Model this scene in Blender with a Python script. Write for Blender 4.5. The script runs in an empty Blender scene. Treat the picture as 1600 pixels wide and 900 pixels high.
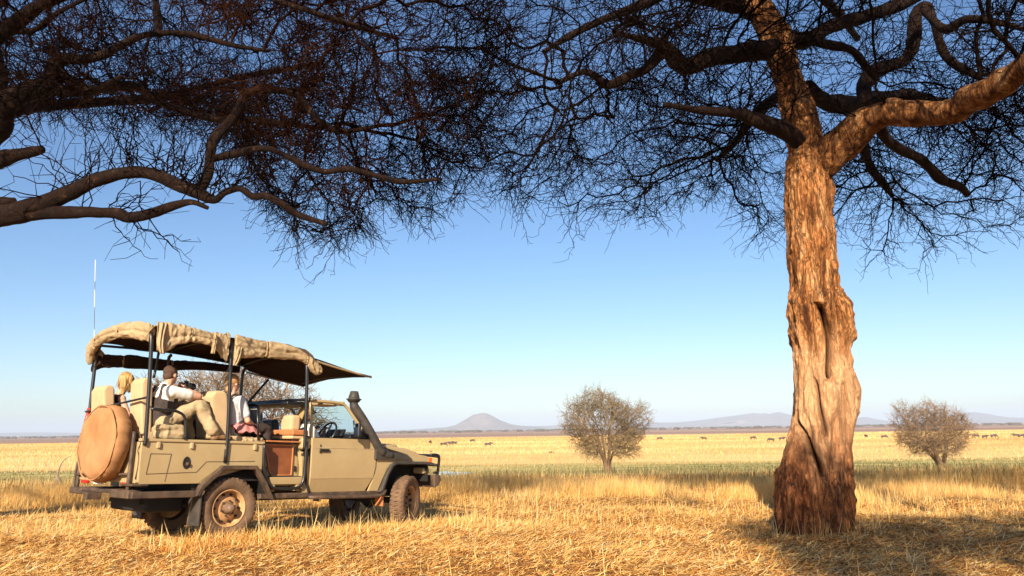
import bpy, bmesh, math, random
import numpy as np
from mathutils import Vector, Matrix, noise
from mathutils.kdtree import KDTree
R = math.radians
random.seed(7); RNG = np.random.default_rng(11)
C = bpy.context.scene.collection

# ------------------------------------------------------------ camera
F_PX, HY, ROLL, CAM_H = 1244.0, 671.0, R(0.8), 1.38
TILT = math.atan((HY - 450) * math.cos(ROLL) / F_PX)
cr_, sr_ = math.cos(ROLL), math.sin(ROLL)
ct_, st_ = math.cos(TILT), math.sin(TILT)
right0 = Vector((1, 0, 0)); up0 = Vector((0, -st_, ct_)); fwd0 = Vector((0, ct_, st_))
right1 = right0 * cr_ - up0 * sr_
up1 = right0 * sr_ + up0 * cr_
cam = bpy.data.cameras.new('camera'); camo = bpy.data.objects.new('camera', cam); C.objects.link(camo)
cam.sensor_width = 36.0; cam.lens = 36.0 * F_PX / 1600.0
cam.clip_start = 0.05; cam.clip_end = 60000
m = Matrix.Identity(4)
for i in range(3):
    m[i][0] = right1[i]; m[i][1] = up1[i]; m[i][2] = -fwd0[i]
m[2][3] = CAM_H
camo.matrix_world = m
bpy.context.scene.camera = camo

def at(px, py, Y):
    """point of the world on the plane y = Y seen at that place of the 1600x900 picture (used to measure the place)"""
    A, B = px - 800, 450 - py
    a = A * cr_ + B * sr_; b = -A * sr_ + B * cr_
    d = Vector((a, F_PX * ct_ - b * st_, F_PX * st_ + b * ct_))
    return Vector((0, 0, CAM_H)) + d * (Y / d.y)

# ------------------------------------------------------------ light
SUN_ELEV = R(27); LX, LY = 0.195, 0.9808           # horizontal travel of the light
sc = bpy.context.scene
w = bpy.data.worlds.new("World"); sc.world = w; w.use_nodes = True
nt = w.node_tree; bg = nt.nodes['Background']
sky = nt.nodes.new('ShaderNodeTexSky'); sky.sky_type = 'NISHITA'; sky.sun_disc = False
sky.sun_elevation = SUN_ELEV; sky.sun_rotation = math.atan2(-LX, -LY)
sky.altitude = 1000; sky.air_density = 1.0; sky.dust_density = 1.6; sky.ozone_density = 2.6
hs = nt.nodes.new('ShaderNodeHueSaturation'); hs.inputs['Saturation'].default_value = 1.14; hs.inputs['Hue'].default_value = .502
nt.links.new(sky.outputs[0], hs.inputs['Color']); nt.links.new(hs.outputs[0], bg.inputs[0]); bg.inputs[1].default_value = 0.081
sl = bpy.data.lights.new('sun', 'SUN'); sl.energy = 5.0; sl.angle = R(0.5); sl.color = (1.0, 0.87, 0.68)
so = bpy.data.objects.new('sun', sl); C.objects.link(so)
ce = math.cos(SUN_ELEV)
so.rotation_euler = Vector((LX * ce, LY * ce, -math.sin(SUN_ELEV))).to_track_quat('-Z', 'Y').to_euler()
so.location = (-5, -10, 12)
vs = sc.view_settings; vs.view_transform = 'Standard'; vs.look = 'None'; vs.exposure = 0.95; vs.gamma = 1
vs.use_curve_mapping = False
sc.cycles.max_bounces = 6; sc.cycles.volume_bounces = 0
sc.cycles.use_denoising = True

# ------------------------------------------------------------ helpers
def tag(o, label=None, cat=None, group=None, kind=None):
    if label: o['label'] = label
    if cat: o['category'] = cat
    if group: o['group'] = group
    if kind: o['kind'] = kind
    return o
def empty(name, loc=(0, 0, 0), rot=(0, 0, 0)):
    o = bpy.data.objects.new(name, None); C.objects.link(o); o.empty_display_size = .2
    o.location = loc; o.rotation_euler = rot; return o
def mesh_np(name, V, F, mat, parent=None, smooth=False, attr=None):
    """V (n,3), F (m,k) arrays"""
    V = np.asarray(V, np.float32); me = bpy.data.meshes.new(name)
    me.vertices.add(len(V)); me.vertices.foreach_set('co', V.ravel())
    Fs = F if isinstance(F, list) else [F]
    Fs = [np.asarray(f, np.int32) for f in Fs if len(f)]
    tot = sum(len(f) for f in Fs); nl = sum(f.size for f in Fs)
    me.loops.add(nl); me.loops.foreach_set('vertex_index', np.concatenate([f.ravel() for f in Fs]))
    me.polygons.add(tot)
    sizes = np.concatenate([np.full(len(f), f.shape[1], np.int32) for f in Fs])
    st = np.concatenate([[0], np.cumsum(sizes)[:-1]]).astype(np.int32)
    me.polygons.foreach_set('loop_start', st); me.polygons.foreach_set('loop_total', sizes)
    if smooth: me.polygons.foreach_set('use_smooth', np.ones(tot, bool))
    if attr is not None:
        for k, a in attr.items():
            at_ = me.attributes.new(k, 'FLOAT', 'POINT'); at_.data.foreach_set('value', np.asarray(a, np.float32))
    me.update(calc_edges=True); me.materials.append(mat)
    o = bpy.data.objects.new(name, me); C.objects.link(o)
    if parent: o.parent = parent
    return o
def obj(name, bm, mat, parent=None, smooth=False, bevel=0, seg=2, auto=False):
    me = bpy.data.meshes.new(name)
    bmesh.ops.recalc_face_normals(bm, faces=bm.faces[:])
    bm.to_mesh(me); bm.free(); me.materials.append(mat)
    o = bpy.data.objects.new(name, me); C.objects.link(o)
    if parent: o.parent = parent
    if smooth or bevel: me.polygons.foreach_set('use_smooth', np.ones(len(me.polygons), bool))
    if bevel:
        b = o.modifiers.new('b', 'BEVEL'); b.width = bevel; b.segments = seg; b.limit_method = 'ANGLE'; b.angle_limit = R(35)
        wn = o.modifiers.new('w', 'WEIGHTED_NORMAL'); wn.keep_sharp = True
    return o
def box(bm, lo, hi, mtx=None):
    vs_ = [bm.verts.new(Vector((x, y, z))) for x in (lo[0], hi[0]) for y in (lo[1], hi[1]) for z in (lo[2], hi[2])]
    if mtx: 
        for v in vs_: v.co = mtx @ v.co
    for f in ((0, 1, 3, 2), (4, 6, 7, 5), (0, 4, 5, 1), (2, 3, 7, 6), (0, 2, 6, 4), (1, 5, 7, 3)):
        bm.faces.new([vs_[i] for i in f])
def prism(bm, pts, y0, y1):
    """polygon in (u, z) thickened between y0 and y1"""
    a = [bm.verts.new((p[0], y0, p[1])) for p in pts]; b = [bm.verts.new((p[0], y1, p[1])) for p in pts]
    n = len(pts); fs = [bm.faces.new(a), bm.faces.new(b[::-1])]
    for i in range(n): bm.faces.new((a[i], b[i], b[(i + 1) % n], a[(i + 1) % n]))
    bmesh.ops.triangulate(bm, faces=fs)
def frames(P):
    P = [Vector(p) for p in P]; n = len(P); T = []
    for i in range(n):
        t = (P[min(i + 1, n - 1)] - P[max(i - 1, 0)]).normalized(); T.append(t)
    ref = Vector((0, 0, 1)) if abs(T[0].z) < .9 else Vector((1, 0, 0))
    N = [(ref - T[0] * ref.dot(T[0])).normalized()]
    for i in range(1, n):
        v = N[-1] - T[i] * N[-1].dot(T[i]); N.append(v.normalized())
    return P, T, N
def tube(bm, pts, r, sides=8, cap=True):
    P, T, N = frames(pts); rs = r if hasattr(r, '__len__') else [r] * len(P); rings = []
    for p, t, n_, rr in zip(P, T, N, rs):
        b = t.cross(n_)
        rings.append([bm.verts.new(p + (n_ * math.cos(2 * math.pi * k / sides) + b * math.sin(2 * math.pi * k / sides)) * rr) for k in range(sides)])
    for a, b in zip(rings, rings[1:]):
        for k in range(sides): bm.faces.new((a[k], a[(k + 1) % sides], b[(k + 1) % sides], b[k]))
    if cap: bm.faces.new(rings[0][::-1]); bm.faces.new(rings[-1])
def smooth_path(pts, k=4):
    """Catmull-Rom through points of any dimension"""
    A = [np.array(p, float) for p in pts]; A = [2 * A[0] - A[1]] + A + [2 * A[-1] - A[-2]]; out = []
    for i in range(1, len(A) - 2):
        for j in range(k):
            t = j / k; p0, p1, p2, p3 = A[i - 1:i + 3]
            out.append(.5 * ((2 * p1) + (-p0 + p2) * t + (2 * p0 - 5 * p1 + 4 * p2 - p3) * t * t + (-p0 + 3 * p1 - 3 * p2 + p3) * t ** 3))
    out.append(A[-2]); return out
def lathe(bm, prof, axis='y', sides=40, c=(0, 0, 0)):
    """profile of (radius, along) turned about the axis"""
    rings = []
    for r_, a in prof:
        ring = []
        for k in range(sides):
            an = 2 * math.pi * k / sides; x, y = r_ * math.cos(an), r_ * math.sin(an)
            p = (x, a, y) if axis == 'y' else ((a, x, y) if axis == 'x' else (x, y, a))
            ring.append(bm.verts.new(Vector(p) + Vector(c)))
        rings.append(ring)
    for a, b in zip(rings, rings[1:]):
        for k in range(sides): bm.faces.new((a[k], a[(k + 1) % sides], b[(k + 1) % sides], b[k]))
    return rings
# numpy value noise
_perm = np.random.default_rng(3).random((64, 64, 64)).astype(np.float32)
def vnoise(P, s=1.0):
    P = np.asarray(P, np.float64) * s; i = np.floor(P).astype(int); f = P - i; f = f * f * (3 - 2 * f); out = 0
    for dx in (0, 1):
        for dy in (0, 1):
            for dz in (0, 1):
                wgt = (f[..., 0] if dx else 1 - f[..., 0]) * (f[..., 1] if dy else 1 - f[..., 1]) * (f[..., 2] if dz else 1 - f[..., 2])
                out = out + wgt * _perm[(i[..., 0] + dx) & 63, (i[..., 1] + dy) & 63, (i[..., 2] + dz) & 63]
    return out * 2 - 1
def fbm(P, s=1.0, o=4, g=.5):
    a, t = 1.0, 0
    for k in range(o): t = t + a * vnoise(P, s * 2 ** k); a *= g
    return t

# ------------------------------------------------------------ materials
def mat(name, col, rough=.6, metal=0, col2=None, nscale=4, bump=0, bscale=30, spec=.5, trans=0, stretch=None, ramp=(.35, .65), coord='Object', detail=6):
    M = bpy.data.materials.new(name); M.use_nodes = True; t = M.node_tree; b = t.nodes['Principled BSDF']
    b.inputs['Base Color'].default_value = (*col, 1); b.inputs['Roughness'].default_value = rough
    b.inputs['Metallic'].default_value = metal; b.inputs['Specular IOR Level'].default_value = spec
    tc = t.nodes.new('ShaderNodeTexCoord'); mp = t.nodes.new('ShaderNodeMapping')
    t.links.new(tc.outputs[coord], mp.inputs[0])
    if stretch: mp.inputs['Scale'].default_value = stretch
    if col2:
        n = t.nodes.new('ShaderNodeTexNoise'); n.inputs['Scale'].default_value = nscale; n.inputs['Detail'].default_value = detail
        n.inputs['Roughness'].default_value = .62
        t.links.new(mp.outputs[0], n.inputs['Vector'])
        r_ = t.nodes.new('ShaderNodeValToRGB'); r_.color_ramp.elements[0].position = ramp[0]; r_.color_ramp.elements[1].position = ramp[1]
        r_.color_ramp.elements[0].color = (*col, 1); r_.color_ramp.elements[1].color = (*col2, 1)
        t.links.new(n.outputs['Fac'], r_.inputs[0]); t.links.new(r_.outputs[0], b.inputs['Base Color'])
    if bump:
        n2 = t.nodes.new('ShaderNodeTexNoise'); n2.inputs['Scale'].default_value = bscale; n2.inputs['Detail'].default_value = 5
        t.links.new(mp.outputs[0], n2.inputs['Vector'])
        bp = t.nodes.new('ShaderNodeBump'); bp.inputs['Strength'].default_value = 1; bp.inputs['Distance'].default_value = bump
        t.links.new(n2.outputs['Fac'], bp.inputs['Height']); t.links.new(bp.outputs[0], b.inputs['Normal'])
    return M
M = {}
M['paint'] = mat('tan_paint', (.395, .29, .148), .38, col2=(.45, .335, .172), nscale=3, bump=.0006, bscale=90)
def dusty(Mx, z0, z1, dust=(.35, .23, .10), amt=.75):
    t = Mx.node_tree; b = t.nodes['Principled BSDF']; src = b.inputs['Base Color'].links[0].from_socket
    tc = t.nodes.new('ShaderNodeTexCoord'); sp = t.nodes.new('ShaderNodeSeparateXYZ'); t.links.new(tc.outputs['Object'], sp.inputs[0])
    n = t.nodes.new('ShaderNodeTexNoise'); n.inputs['Scale'].default_value = 5; n.inputs['Detail'].default_value = 8; n.inputs['Roughness'].default_value = .7; t.links.new(tc.outputs['Object'], n.inputs['Vector'])
    m1 = t.nodes.new('ShaderNodeMath'); m1.operation = 'MULTIPLY_ADD'; t.links.new(n.outputs['Fac'], m1.inputs[0]); m1.inputs[1].default_value = .7; t.links.new(sp.outputs[2], m1.inputs[2])
    mr = t.nodes.new('ShaderNodeMapRange'); t.links.new(m1.outputs[0], mr.inputs[0]); mr.inputs[1].default_value = z1 + .35; mr.inputs[2].default_value = z0 + .35; mr.inputs[3].default_value = .12; mr.inputs[4].default_value = amt
    mx = t.nodes.new('ShaderNodeMix'); mx.data_type = 'RGBA'; t.links.new(mr.outputs[0], mx.inputs[0]); t.links.new(src, mx.inputs[6]); mx.inputs[7].default_value = (*dust, 1); t.links.new(mx.outputs[2], b.inputs['Base Color'])
    m2 = t.nodes.new('ShaderNodeMapRange'); t.links.new(mr.outputs[0], m2.inputs[0]); m2.inputs[3].default_value = .3; m2.inputs[4].default_value = .85; t.links.new(m2.outputs[0], b.inputs['Roughness'])
dusty(M['paint'], .5, 1.1)
M['paintd'] = mat('dusty_paint', (.42, .31, .18), .6, col2=(.50, .36, .2), nscale=6)
M['black'] = mat('black_steel', (.012, .012, .013), .35, spec=.6)
M['steel'] = mat('dusty_steel', (.05, .032, .022), .6, col2=(.14, .085, .05), nscale=8, ramp=(.4, .7))
M['plastic'] = mat('dusty_black_plastic', (.03, .027, .024), .6, col2=(.075, .06, .048), nscale=6)
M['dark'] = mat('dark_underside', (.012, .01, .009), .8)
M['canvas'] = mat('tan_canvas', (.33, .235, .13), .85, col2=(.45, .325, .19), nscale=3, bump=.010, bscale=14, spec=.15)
M['shadecanvas'] = mat('shade_dark_canvas', (.03, .014, .009), .9, col2=(.05, .023, .013), nscale=3, spec=.1)  # same canvas with the shade put into its colour
M['cover'] = mat('orange_tan_cover', (.32, .155, .064), .85, col2=(.44, .22, .098), nscale=2.2, bump=.002, bscale=25, spec=.2)
M['seat'] = mat('cream_seat_cloth', (.49, .34, .19), .8, col2=(.55, .39, .225), nscale=5, bump=.001, bscale=60, spec=.2)
M['tyre'] = mat('dusty_tyre', (.10, .062, .038), .85, col2=(.20, .12, .07), nscale=7, spec=.2)
M['rimshade'] = mat('shaded_rim', (.05, .025, .014), .6, col2=(.09, .045, .025), nscale=10)  # rim colour darkened to paint the shade inside the front wheels
M['rim'] = mat('dusty_orange_rim', (.42, .22, .09), .6, col2=(.55, .33, .15), nscale=10)
M['hub'] = mat('dull_hub', (.12, .07, .045), .6, col2=(.2, .12, .07), nscale=20)
M['wood'] = mat('brown_leather_panel', (.20, .062, .022), .5, col2=(.27, .09, .032), nscale=9, bump=.001, bscale=60)
M['orangew'] = mat('orange_leather', (.42, .15, .05), .6, col2=(.50, .19, .07), nscale=8)
M['red'] = mat('red_lens', (.55, .02, .012), .2)
M['redp'] = mat('red_paint', (.55, .04, .03), .4, col2=(.45, .05, .04), nscale=9)
M['amber'] = mat('amber_lens', (.8, .13, .01), .2)
M['lens'] = mat('clear_lens', (.6, .62, .62), .12)
M['white'] = mat('white_plate', (.7, .68, .62), .5)
M['skin'] = mat('skin', (.48, .25, .16), .55, col2=(.53, .29, .19), nscale=12)
M['skin2'] = mat('pale_skin', (.60, .34, .23), .55, col2=(.55, .30, .2), nscale=12)
M['eye'] = mat('eye', (.03, .02, .015), .2)
M['blond'] = mat('blond_hair', (.26, .12, .03), .5, col2=(.62, .39, .14), nscale=14, stretch=(3, 3, .5), bump=.006, bscale=60)
M['brown'] = mat('short_brown_hair', (.045, .02, .012), .8, col2=(.10, .05, .028), nscale=30, bump=.004, bscale=120)
M['ginger'] = mat('ginger_blond_hair', (.38, .19, .07), .5, col2=(.55, .32, .13), nscale=14, stretch=(3, 3, .5), bump=.005, bscale=60)
M['tee'] = mat('white_cotton', (.72, .70, .66), .8, bump=.004, bscale=14)
M['grey'] = mat('light_grey_cotton', (.48, .48, .50), .8, bump=.005, bscale=14)
M['vest'] = mat('dark_brown_vest', (.035, .022, .018), .8, bump=.004, bscale=14)
M['khaki'] = mat('khaki_cotton', (.43, .32, .18), .8, col2=(.35, .255, .14), nscale=8, bump=.012, bscale=9)
M['boot'] = mat('brown_boot_leather', (.17, .085, .035), .6, col2=(.25, .13, .06), nscale=14)
M['plum'] = mat('plum_cotton', (.04, .015, .022), .8, bump=.004, bscale=14)
M['cap'] = mat('olive_tan_cap', (.30, .2, .07), .8, bump=.002, bscale=20)
M['gnu'] = mat('dark_hide', (.055, .04, .032), .8, col2=(.10, .075, .06), nscale=2)
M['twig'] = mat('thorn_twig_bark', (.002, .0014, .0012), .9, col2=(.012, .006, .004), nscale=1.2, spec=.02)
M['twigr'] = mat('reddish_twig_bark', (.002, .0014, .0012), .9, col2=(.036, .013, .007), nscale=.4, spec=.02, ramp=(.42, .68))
M['bushtwig'] = mat('pale_bush_twig', (.13, .08, .045), .9, col2=(.34, .22, .125), nscale=1.5)
M['dead'] = mat('grey_dead_wood', (.30, .22, .16), .9, col2=(.18, .12, .08), nscale=8)
# red striped blanket
Mr = mat('red_striped_cloth', (.45, .03, .03), .8); M['stripe'] = Mr; t = Mr.node_tree
wv = t.nodes.new('ShaderNodeTexWave'); wv.inputs['Scale'].default_value = 22; tc = t.nodes.new('ShaderNodeTexCoord'); t.links.new(tc.outputs['Object'], wv.inputs[0])
rp = t.nodes.new('ShaderNodeValToRGB'); rp.color_ramp.elements[0].color = (.45, .02, .025, 1); rp.color_ramp.elements[1].color = (.6, .5, .45, 1)
rp.color_ramp.elements[0].position = .6; rp.color_ramp.elements[1].position = .8
t.links.new(wv.outputs[0], rp.inputs[0]); t.links.new(rp.outputs[0], t.nodes['Principled BSDF'].inputs['Base Color'])
# thin window glass
Mg = bpy.data.materials.new('window_glass'); Mg.use_nodes = True; t = Mg.node_tree; t.nodes.clear(); M['glass'] = Mg
ou = t.nodes.new('ShaderNodeOutputMaterial'); mx = t.nodes.new('ShaderNodeMixShader'); tr = t.nodes.new('ShaderNodeBsdfTransparent'); gl = t.nodes.new('ShaderNodeBsdfGlossy')
tr.inputs[0].default_value = (.84, .93, .93, 1); gl.inputs[1].default_value = .03
mx.inputs[0].default_value = .05; t.links.new(tr.outputs[0], mx.inputs[1]); t.links.new(gl.outputs[0], mx.inputs[2]); t.links.new(mx.outputs[0], ou.inputs[0])
# grass with per-blade tint
def grass_mat(name, cols, rough=.7, translucent=.18):
    G = bpy.data.materials.new(name); G.use_nodes = True; t = G.node_tree; b = t.nodes['Principled BSDF']
    a = t.nodes.new('ShaderNodeAttribute'); a.attribute_name = 'tint'
    r_ = t.nodes.new('ShaderNodeValToRGB'); e = r_.color_ramp.elements
    for i, (p, c) in enumerate(cols):
        x = e[i] if i < 2 else e.new(p); x.position = p; x.color = (*c, 1)
    t.links.new(a.outputs['Fac'], r_.inputs[0]); t.links.new(r_.outputs[0], b.inputs['Base Color'])
    b.inputs['Roughness'].default_value = rough; b.inputs['Specular IOR Level'].default_value = .25
    ts = t.nodes.new('ShaderNodeBsdfTranslucent'); t.links.new(r_.outputs[0], ts.inputs[0])
    mx = t.nodes.new('ShaderNodeMixShader'); mx.inputs[0].default_value = translucent
    t.links.new(b.outputs[0], mx.inputs[1]); t.links.new(ts.outputs[0], mx.inputs[2])
    t.links.new(mx.outputs[0], t.nodes['Material Output'].inputs[0]); return G
M['straw'] = grass_mat('dry_straw', [(0, (.17, .055, .014)), (1, (.95, .72, .36)), (.25, (.46, .17, .035)), (.55, (.79, .42, .105)), (.8, (.88, .56, .18))])
M['reed'] = grass_mat('dull_green_reeds', [(0, (.04, .035, .015)), (1, (.50, .38, .17)), (.5, (.17, .14, .055))])
M['gold'] = grass_mat('golden_tussocks', [(0, (.40, .22, .07)), (1, (.88, .65, .32)), (.5, (.70, .45, .17))])

# ------------------------------------------------------------ ground
def smst(x, a, b):
    t = np.clip((x - a) / (b - a), 0, 1); return t * t * (3 - 2 * t)
def gz(x, y):
    """height of the terrain"""
    x = np.asarray(x, float); y = np.asarray(y, float)
    z = -.042 * np.clip(y - 11, 0, 4) - .38 * smst(y, 21.5, 26.5) - 2.65 * smst(y, 25, 92)
    P = np.stack([x, y, 0 * x], -1)
    near = 1 - smst(y, 60, 120)
    return z + near * (.05 * vnoise(P, .35) + .035 * vnoise(P + 9, 1.1)) * smst(np.hypot(x, y), 1, 5) + (1 - near) * .12 * vnoise(P, .02)
def gh(x, y): return float(gz(np.array([x]), np.array([y]))[0])
ys = np.concatenate([np.arange(-30, 0, 1.0), np.arange(0, 30, .25), np.arange(30, 130, 2.0), np.geomspace(130, 15000, 70)])
xs = np.concatenate([-np.geomspace(15000, 40, 40), np.arange(-38, 38.1, .5), np.geomspace(40, 15000, 40)])
gx, gy = np.meshgrid(xs, ys); V = np.stack([gx, gy, gz(gx, gy)], -1).reshape(-1, 3)
ny, nx = gx.shape; idx = np.arange(ny * nx).reshape(ny, nx)
Fg = np.stack([idx[:-1, :-1], idx[:-1, 1:], idx[1:, 1:], idx[1:, :-1]], -1).reshape(-1, 4)
Mt = bpy.data.materials.new('savanna_soil_and_grass'); Mt.use_nodes = True; t = Mt.node_tree; b = t.nodes['Principled BSDF']
b.inputs['Roughness'].default_value = .95; b.inputs['Specular IOR Level'].default_value = .1
geo = t.nodes.new('ShaderNodeNewGeometry'); sep = t.nodes.new('ShaderNodeSeparateXYZ'); t.links.new(geo.outputs['Position'], sep.inputs[0])
def N(tp, **k):
    n = t.nodes.new(tp)
    for a, v in k.items():
        if a.startswith('_'): setattr(n, a[1:], v)
        else: n.inputs[a.replace('0', ' ')].default_value = v
    return n
def noise_(scale, stretch=(1, 1, 1), det=6, rough=.6):
    mp = N('ShaderNodeMapping'); mp.inputs['Scale'].default_value = stretch; t.links.new(geo.outputs['Position'], mp.inputs[0])
    n = N('ShaderNodeTexNoise'); n.inputs['Scale'].default_value = scale; n.inputs['Detail'].default_value = det; n.inputs['Roughness'].default_value = rough
    t.links.new(mp.outputs[0], n.inputs['Vector']); return n.outputs['Fac']
def ramp(src, els):
    r_ = N('ShaderNodeValToRGB'); e = r_.color_ramp.elements
    for i, (p, c) in enumerate(els):
        x = e[i] if i < 2 else e.new(p); x.position = p; x.color = (*c, 1) if len(c) == 3 else c
    t.links.new(src, r_.inputs[0]); return r_.outputs[0]
def mth(op, a, b_=None, cl=False):
    n = N('ShaderNodeMath', _operation=op); n.use_clamp = cl
    for i, v in enumerate((a, b_)):
        if v is None: continue
        if hasattr(v, 'links'): t.links.new(v, n.inputs[i])
        else: n.inputs[i].default_value = v
    return n.outputs[0]
def mixc(f, a, b_):
    n = N('ShaderNodeMix', _data_type='RGBA'); 
    for s, v in ((n.inputs[0], f), (n.inputs[6], a), (n.inputs[7], b_)):
        if hasattr(v, 'links'): t.links.new(v, s)
        elif isinstance(v, tuple): s.default_value = (*v, 1)
        else: s.default_value = v
    return n.outputs[2]
def step_(src, a, b_):
    n = N('ShaderNodeMapRange', _interpolation_type='SMOOTHSTEP'); t.links.new(src, n.inputs[0]); n.inputs[1].default_value = a; n.inputs[2].default_value = b_; return n.outputs[0]
Yw = mth('ADD', sep.outputs['Y'], mth('MULTIPLY', mth('SUBTRACT', noise_(.06, (1, 1, 1), 6), .5), 34.0))
soil = ramp(noise_(7, det=8, rough=.75), [(.3, (.10, .04, .012)), (.7, (.50, .28, .09)), (.5, (.24, .11, .033))])
gold = ramp(noise_(.09, (.35, 1, 1), 9, .7), [(.3, (.60, .36, .13)), (.72, (.86, .62, .28)), (.5, (.76, .51, .20))])
green = ramp(noise_(.35, (.25, 1, 1), 9, .75), [(.35, (.20, .19, .055)), (.62, (.70, .54, .21)), (.48, (.38, .34, .11))])
far = ramp(noise_(.0016, (.25, 1, 1), 7, .6), [(.35, (.42, .25, .16)), (.65, (.58, .40, .26)), (.5, (.30, .19, .14))])
c1 = mixc(step_(Yw, 34, 52), soil, green)
Yg = mth('ADD', sep.outputs['Y'], mth('MULTIPLY', mth('SUBTRACT', noise_(.02, (.4, 1, 1), 6, .7), .5), 60.0))
c2 = mixc(step_(Yg, 100, 112), c1, gold)
Yf = mth('ADD', sep.outputs['Y'], mth('MULTIPLY', mth('SUBTRACT', noise_(.004, (.3, 1, 1), 4), .5), 260.0))
c3 = mixc(step_(Yf, 430, 560), c2, far)
t.links.new(c3, b.inputs['Base Color'])
bp = N('ShaderNodeBump'); bp.inputs['Distance'].default_value = .05; bp.inputs['Strength'].default_value = .7
t.links.new(noise_(9, det=8, rough=.75), bp.inputs['Height']); t.links.new(bp.outputs[0], b.inputs['Normal'])
ground = tag(mesh_np('ground', V, Fg, Mt, smooth=True), kind='structure')
ground['label'] = 'flat golden savanna plain with a green strip and pinkish far bands'

# shallow water at the green strip
bm = bmesh.new(); ring = []
for k in range(40):
    a = 2 * math.pi * k / 40; rr = 1 + .25 * math.sin(3 * a + 1) + .12 * math.sin(7 * a)
    ring.append(bm.verts.new((-6.6 + 1.8 * rr * math.cos(a), 84 + 4.5 * rr * math.sin(a), -3.02)))
bm.faces.new(ring)
tag(obj('water', bm, mat('pale_water', (.35, .4, .42), .15)), 'pale strip of shallow water beyond the bumper', kind='structure')

# hills
def hill(name, Y, prof, depth, zb, seed, label, rug=.10):
    """ridge standing at distance Y; prof = silhouette of (px, py)"""
    P = [at(px, py, Y) for px, py in prof]; X = np.array([p.x for p in P]); Z = np.array([p.z for p in P])
    n, mq = 260, 36; xs_ = np.linspace(X[0], X[-1], n); zt = np.interp(xs_, X, Z) - zb
    q = np.linspace(-1, 1, mq); gx_, gq = np.meshgrid(xs_, q)
    sh = np.clip(1 - np.abs(gq) ** 1.15, 0, 1)
    Q = np.stack([gx_ / 300 + seed, gq * depth / 300, 0 * gx_], -1)
    hgt = zt[None] * sh * (1 + rug * 1.6 * fbm(Q, 1.0, 5, .6) * np.clip(1 - sh * .7, 0.1, 1)) 
    gy_ = Y + gq * depth + depth * .2 * vnoise(Q, .8)
    V = np.stack([gx_, gy_, zb + np.maximum(hgt, 0) - 1], -1).reshape(-1, 3)
    id_ = np.arange(n * mq).reshape(mq, n)
    F_ = np.stack([id_[:-1, :-1], id_[:-1, 1:], id_[1:, 1:], id_[1:, :-1]], -1).reshape(-1, 4)
    o = mesh_np(name, V, F_, M['hill'], smooth=True); tag(o, label, kind='structure')
M['hill'] = mat('dry_hillside', (.13, .10, .08), .95, col2=(.24, .17, .12), nscale=.012, spec=.05)
hill('hill', 6800, [(640, 673), (690, 669), (712, 664), (728, 655), (740, 647), (750, 644.5), (760, 645), (770, 649), (782, 656), (798, 662), (815, 665), (880, 671)], 500, -4, 0, 'cone shaped hill on the horizon', .07)
hill('hills', 9000, [(560, 676), (640, 671), (700, 667), (800, 665), (860, 665), (960, 661), (1010, 660), (1060, 659), (1100, 656), (1140, 650), (1170, 645), (1190, 645), (1205, 646), (1220, 643), (1240, 648), (1262, 655), (1300, 658), (1330, 655), (1345, 651), (1360, 655), (1385, 658), (1440, 657), (1490, 648), (1510, 646), (1524, 642), (1540, 647), (1570, 651), (1610, 652), (1700, 656)], 900, -4, 5, 'long low line of hills along the horizon', .10)
hill('hills', 9500, [(-220, 683), (-80, 678), (40, 675), (130, 677), (260, 675), (420, 675), (520, 674), (600, 675)], 700, -4, 9, 'low blue ridge behind the vehicle', .10)

# scrub far away
def clumps(name, n, Yr, size, mat_, label, seed, keep=None):
    r = np.random.default_rng(seed); Vs, Fs = [], []; base = 0
    ico = bmesh.new(); bmesh.ops.create_icosphere(ico, subdivisions=2, radius=1); co = np.array([v.co[:] for v in ico.verts]); fc = np.array([[v.index for v in f.verts] for f in ico.faces]); ico.free()
    for i in range(n):
        y = r.uniform(*Yr); x = r.uniform(-.85, .85) * y; s = size * r.uniform(.5, 1.3)
        c = co * (1 + .35 * vnoise(co + i * 3.1, 1.3)[:, None]) * np.array([s * r.uniform(1, 2.2), s, s * .62]) + np.array([x, y, gh(x, y) + s * .3])
        Vs.append(c); Fs.append(fc + base); base += len(c)
    return tag(mesh_np(name, np.concatenate(Vs), np.concatenate(Fs), mat_), label, 'scrub', kind='stuff')
M['scrub'] = mat('dark_dry_scrub', (.06, .05, .03), .95, col2=(.12, .09, .05), nscale=.3)
clumps('distant_scrub', 1500, (1500, 4200), 4.2, M['scrub'], 'dark specks of scrub along the far edge of the plain', 4)
clumps('plain_tufts', 90, (135, 420), .3, M['scrub'], 'small dark tufts dotted over the golden plain', 6)

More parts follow.
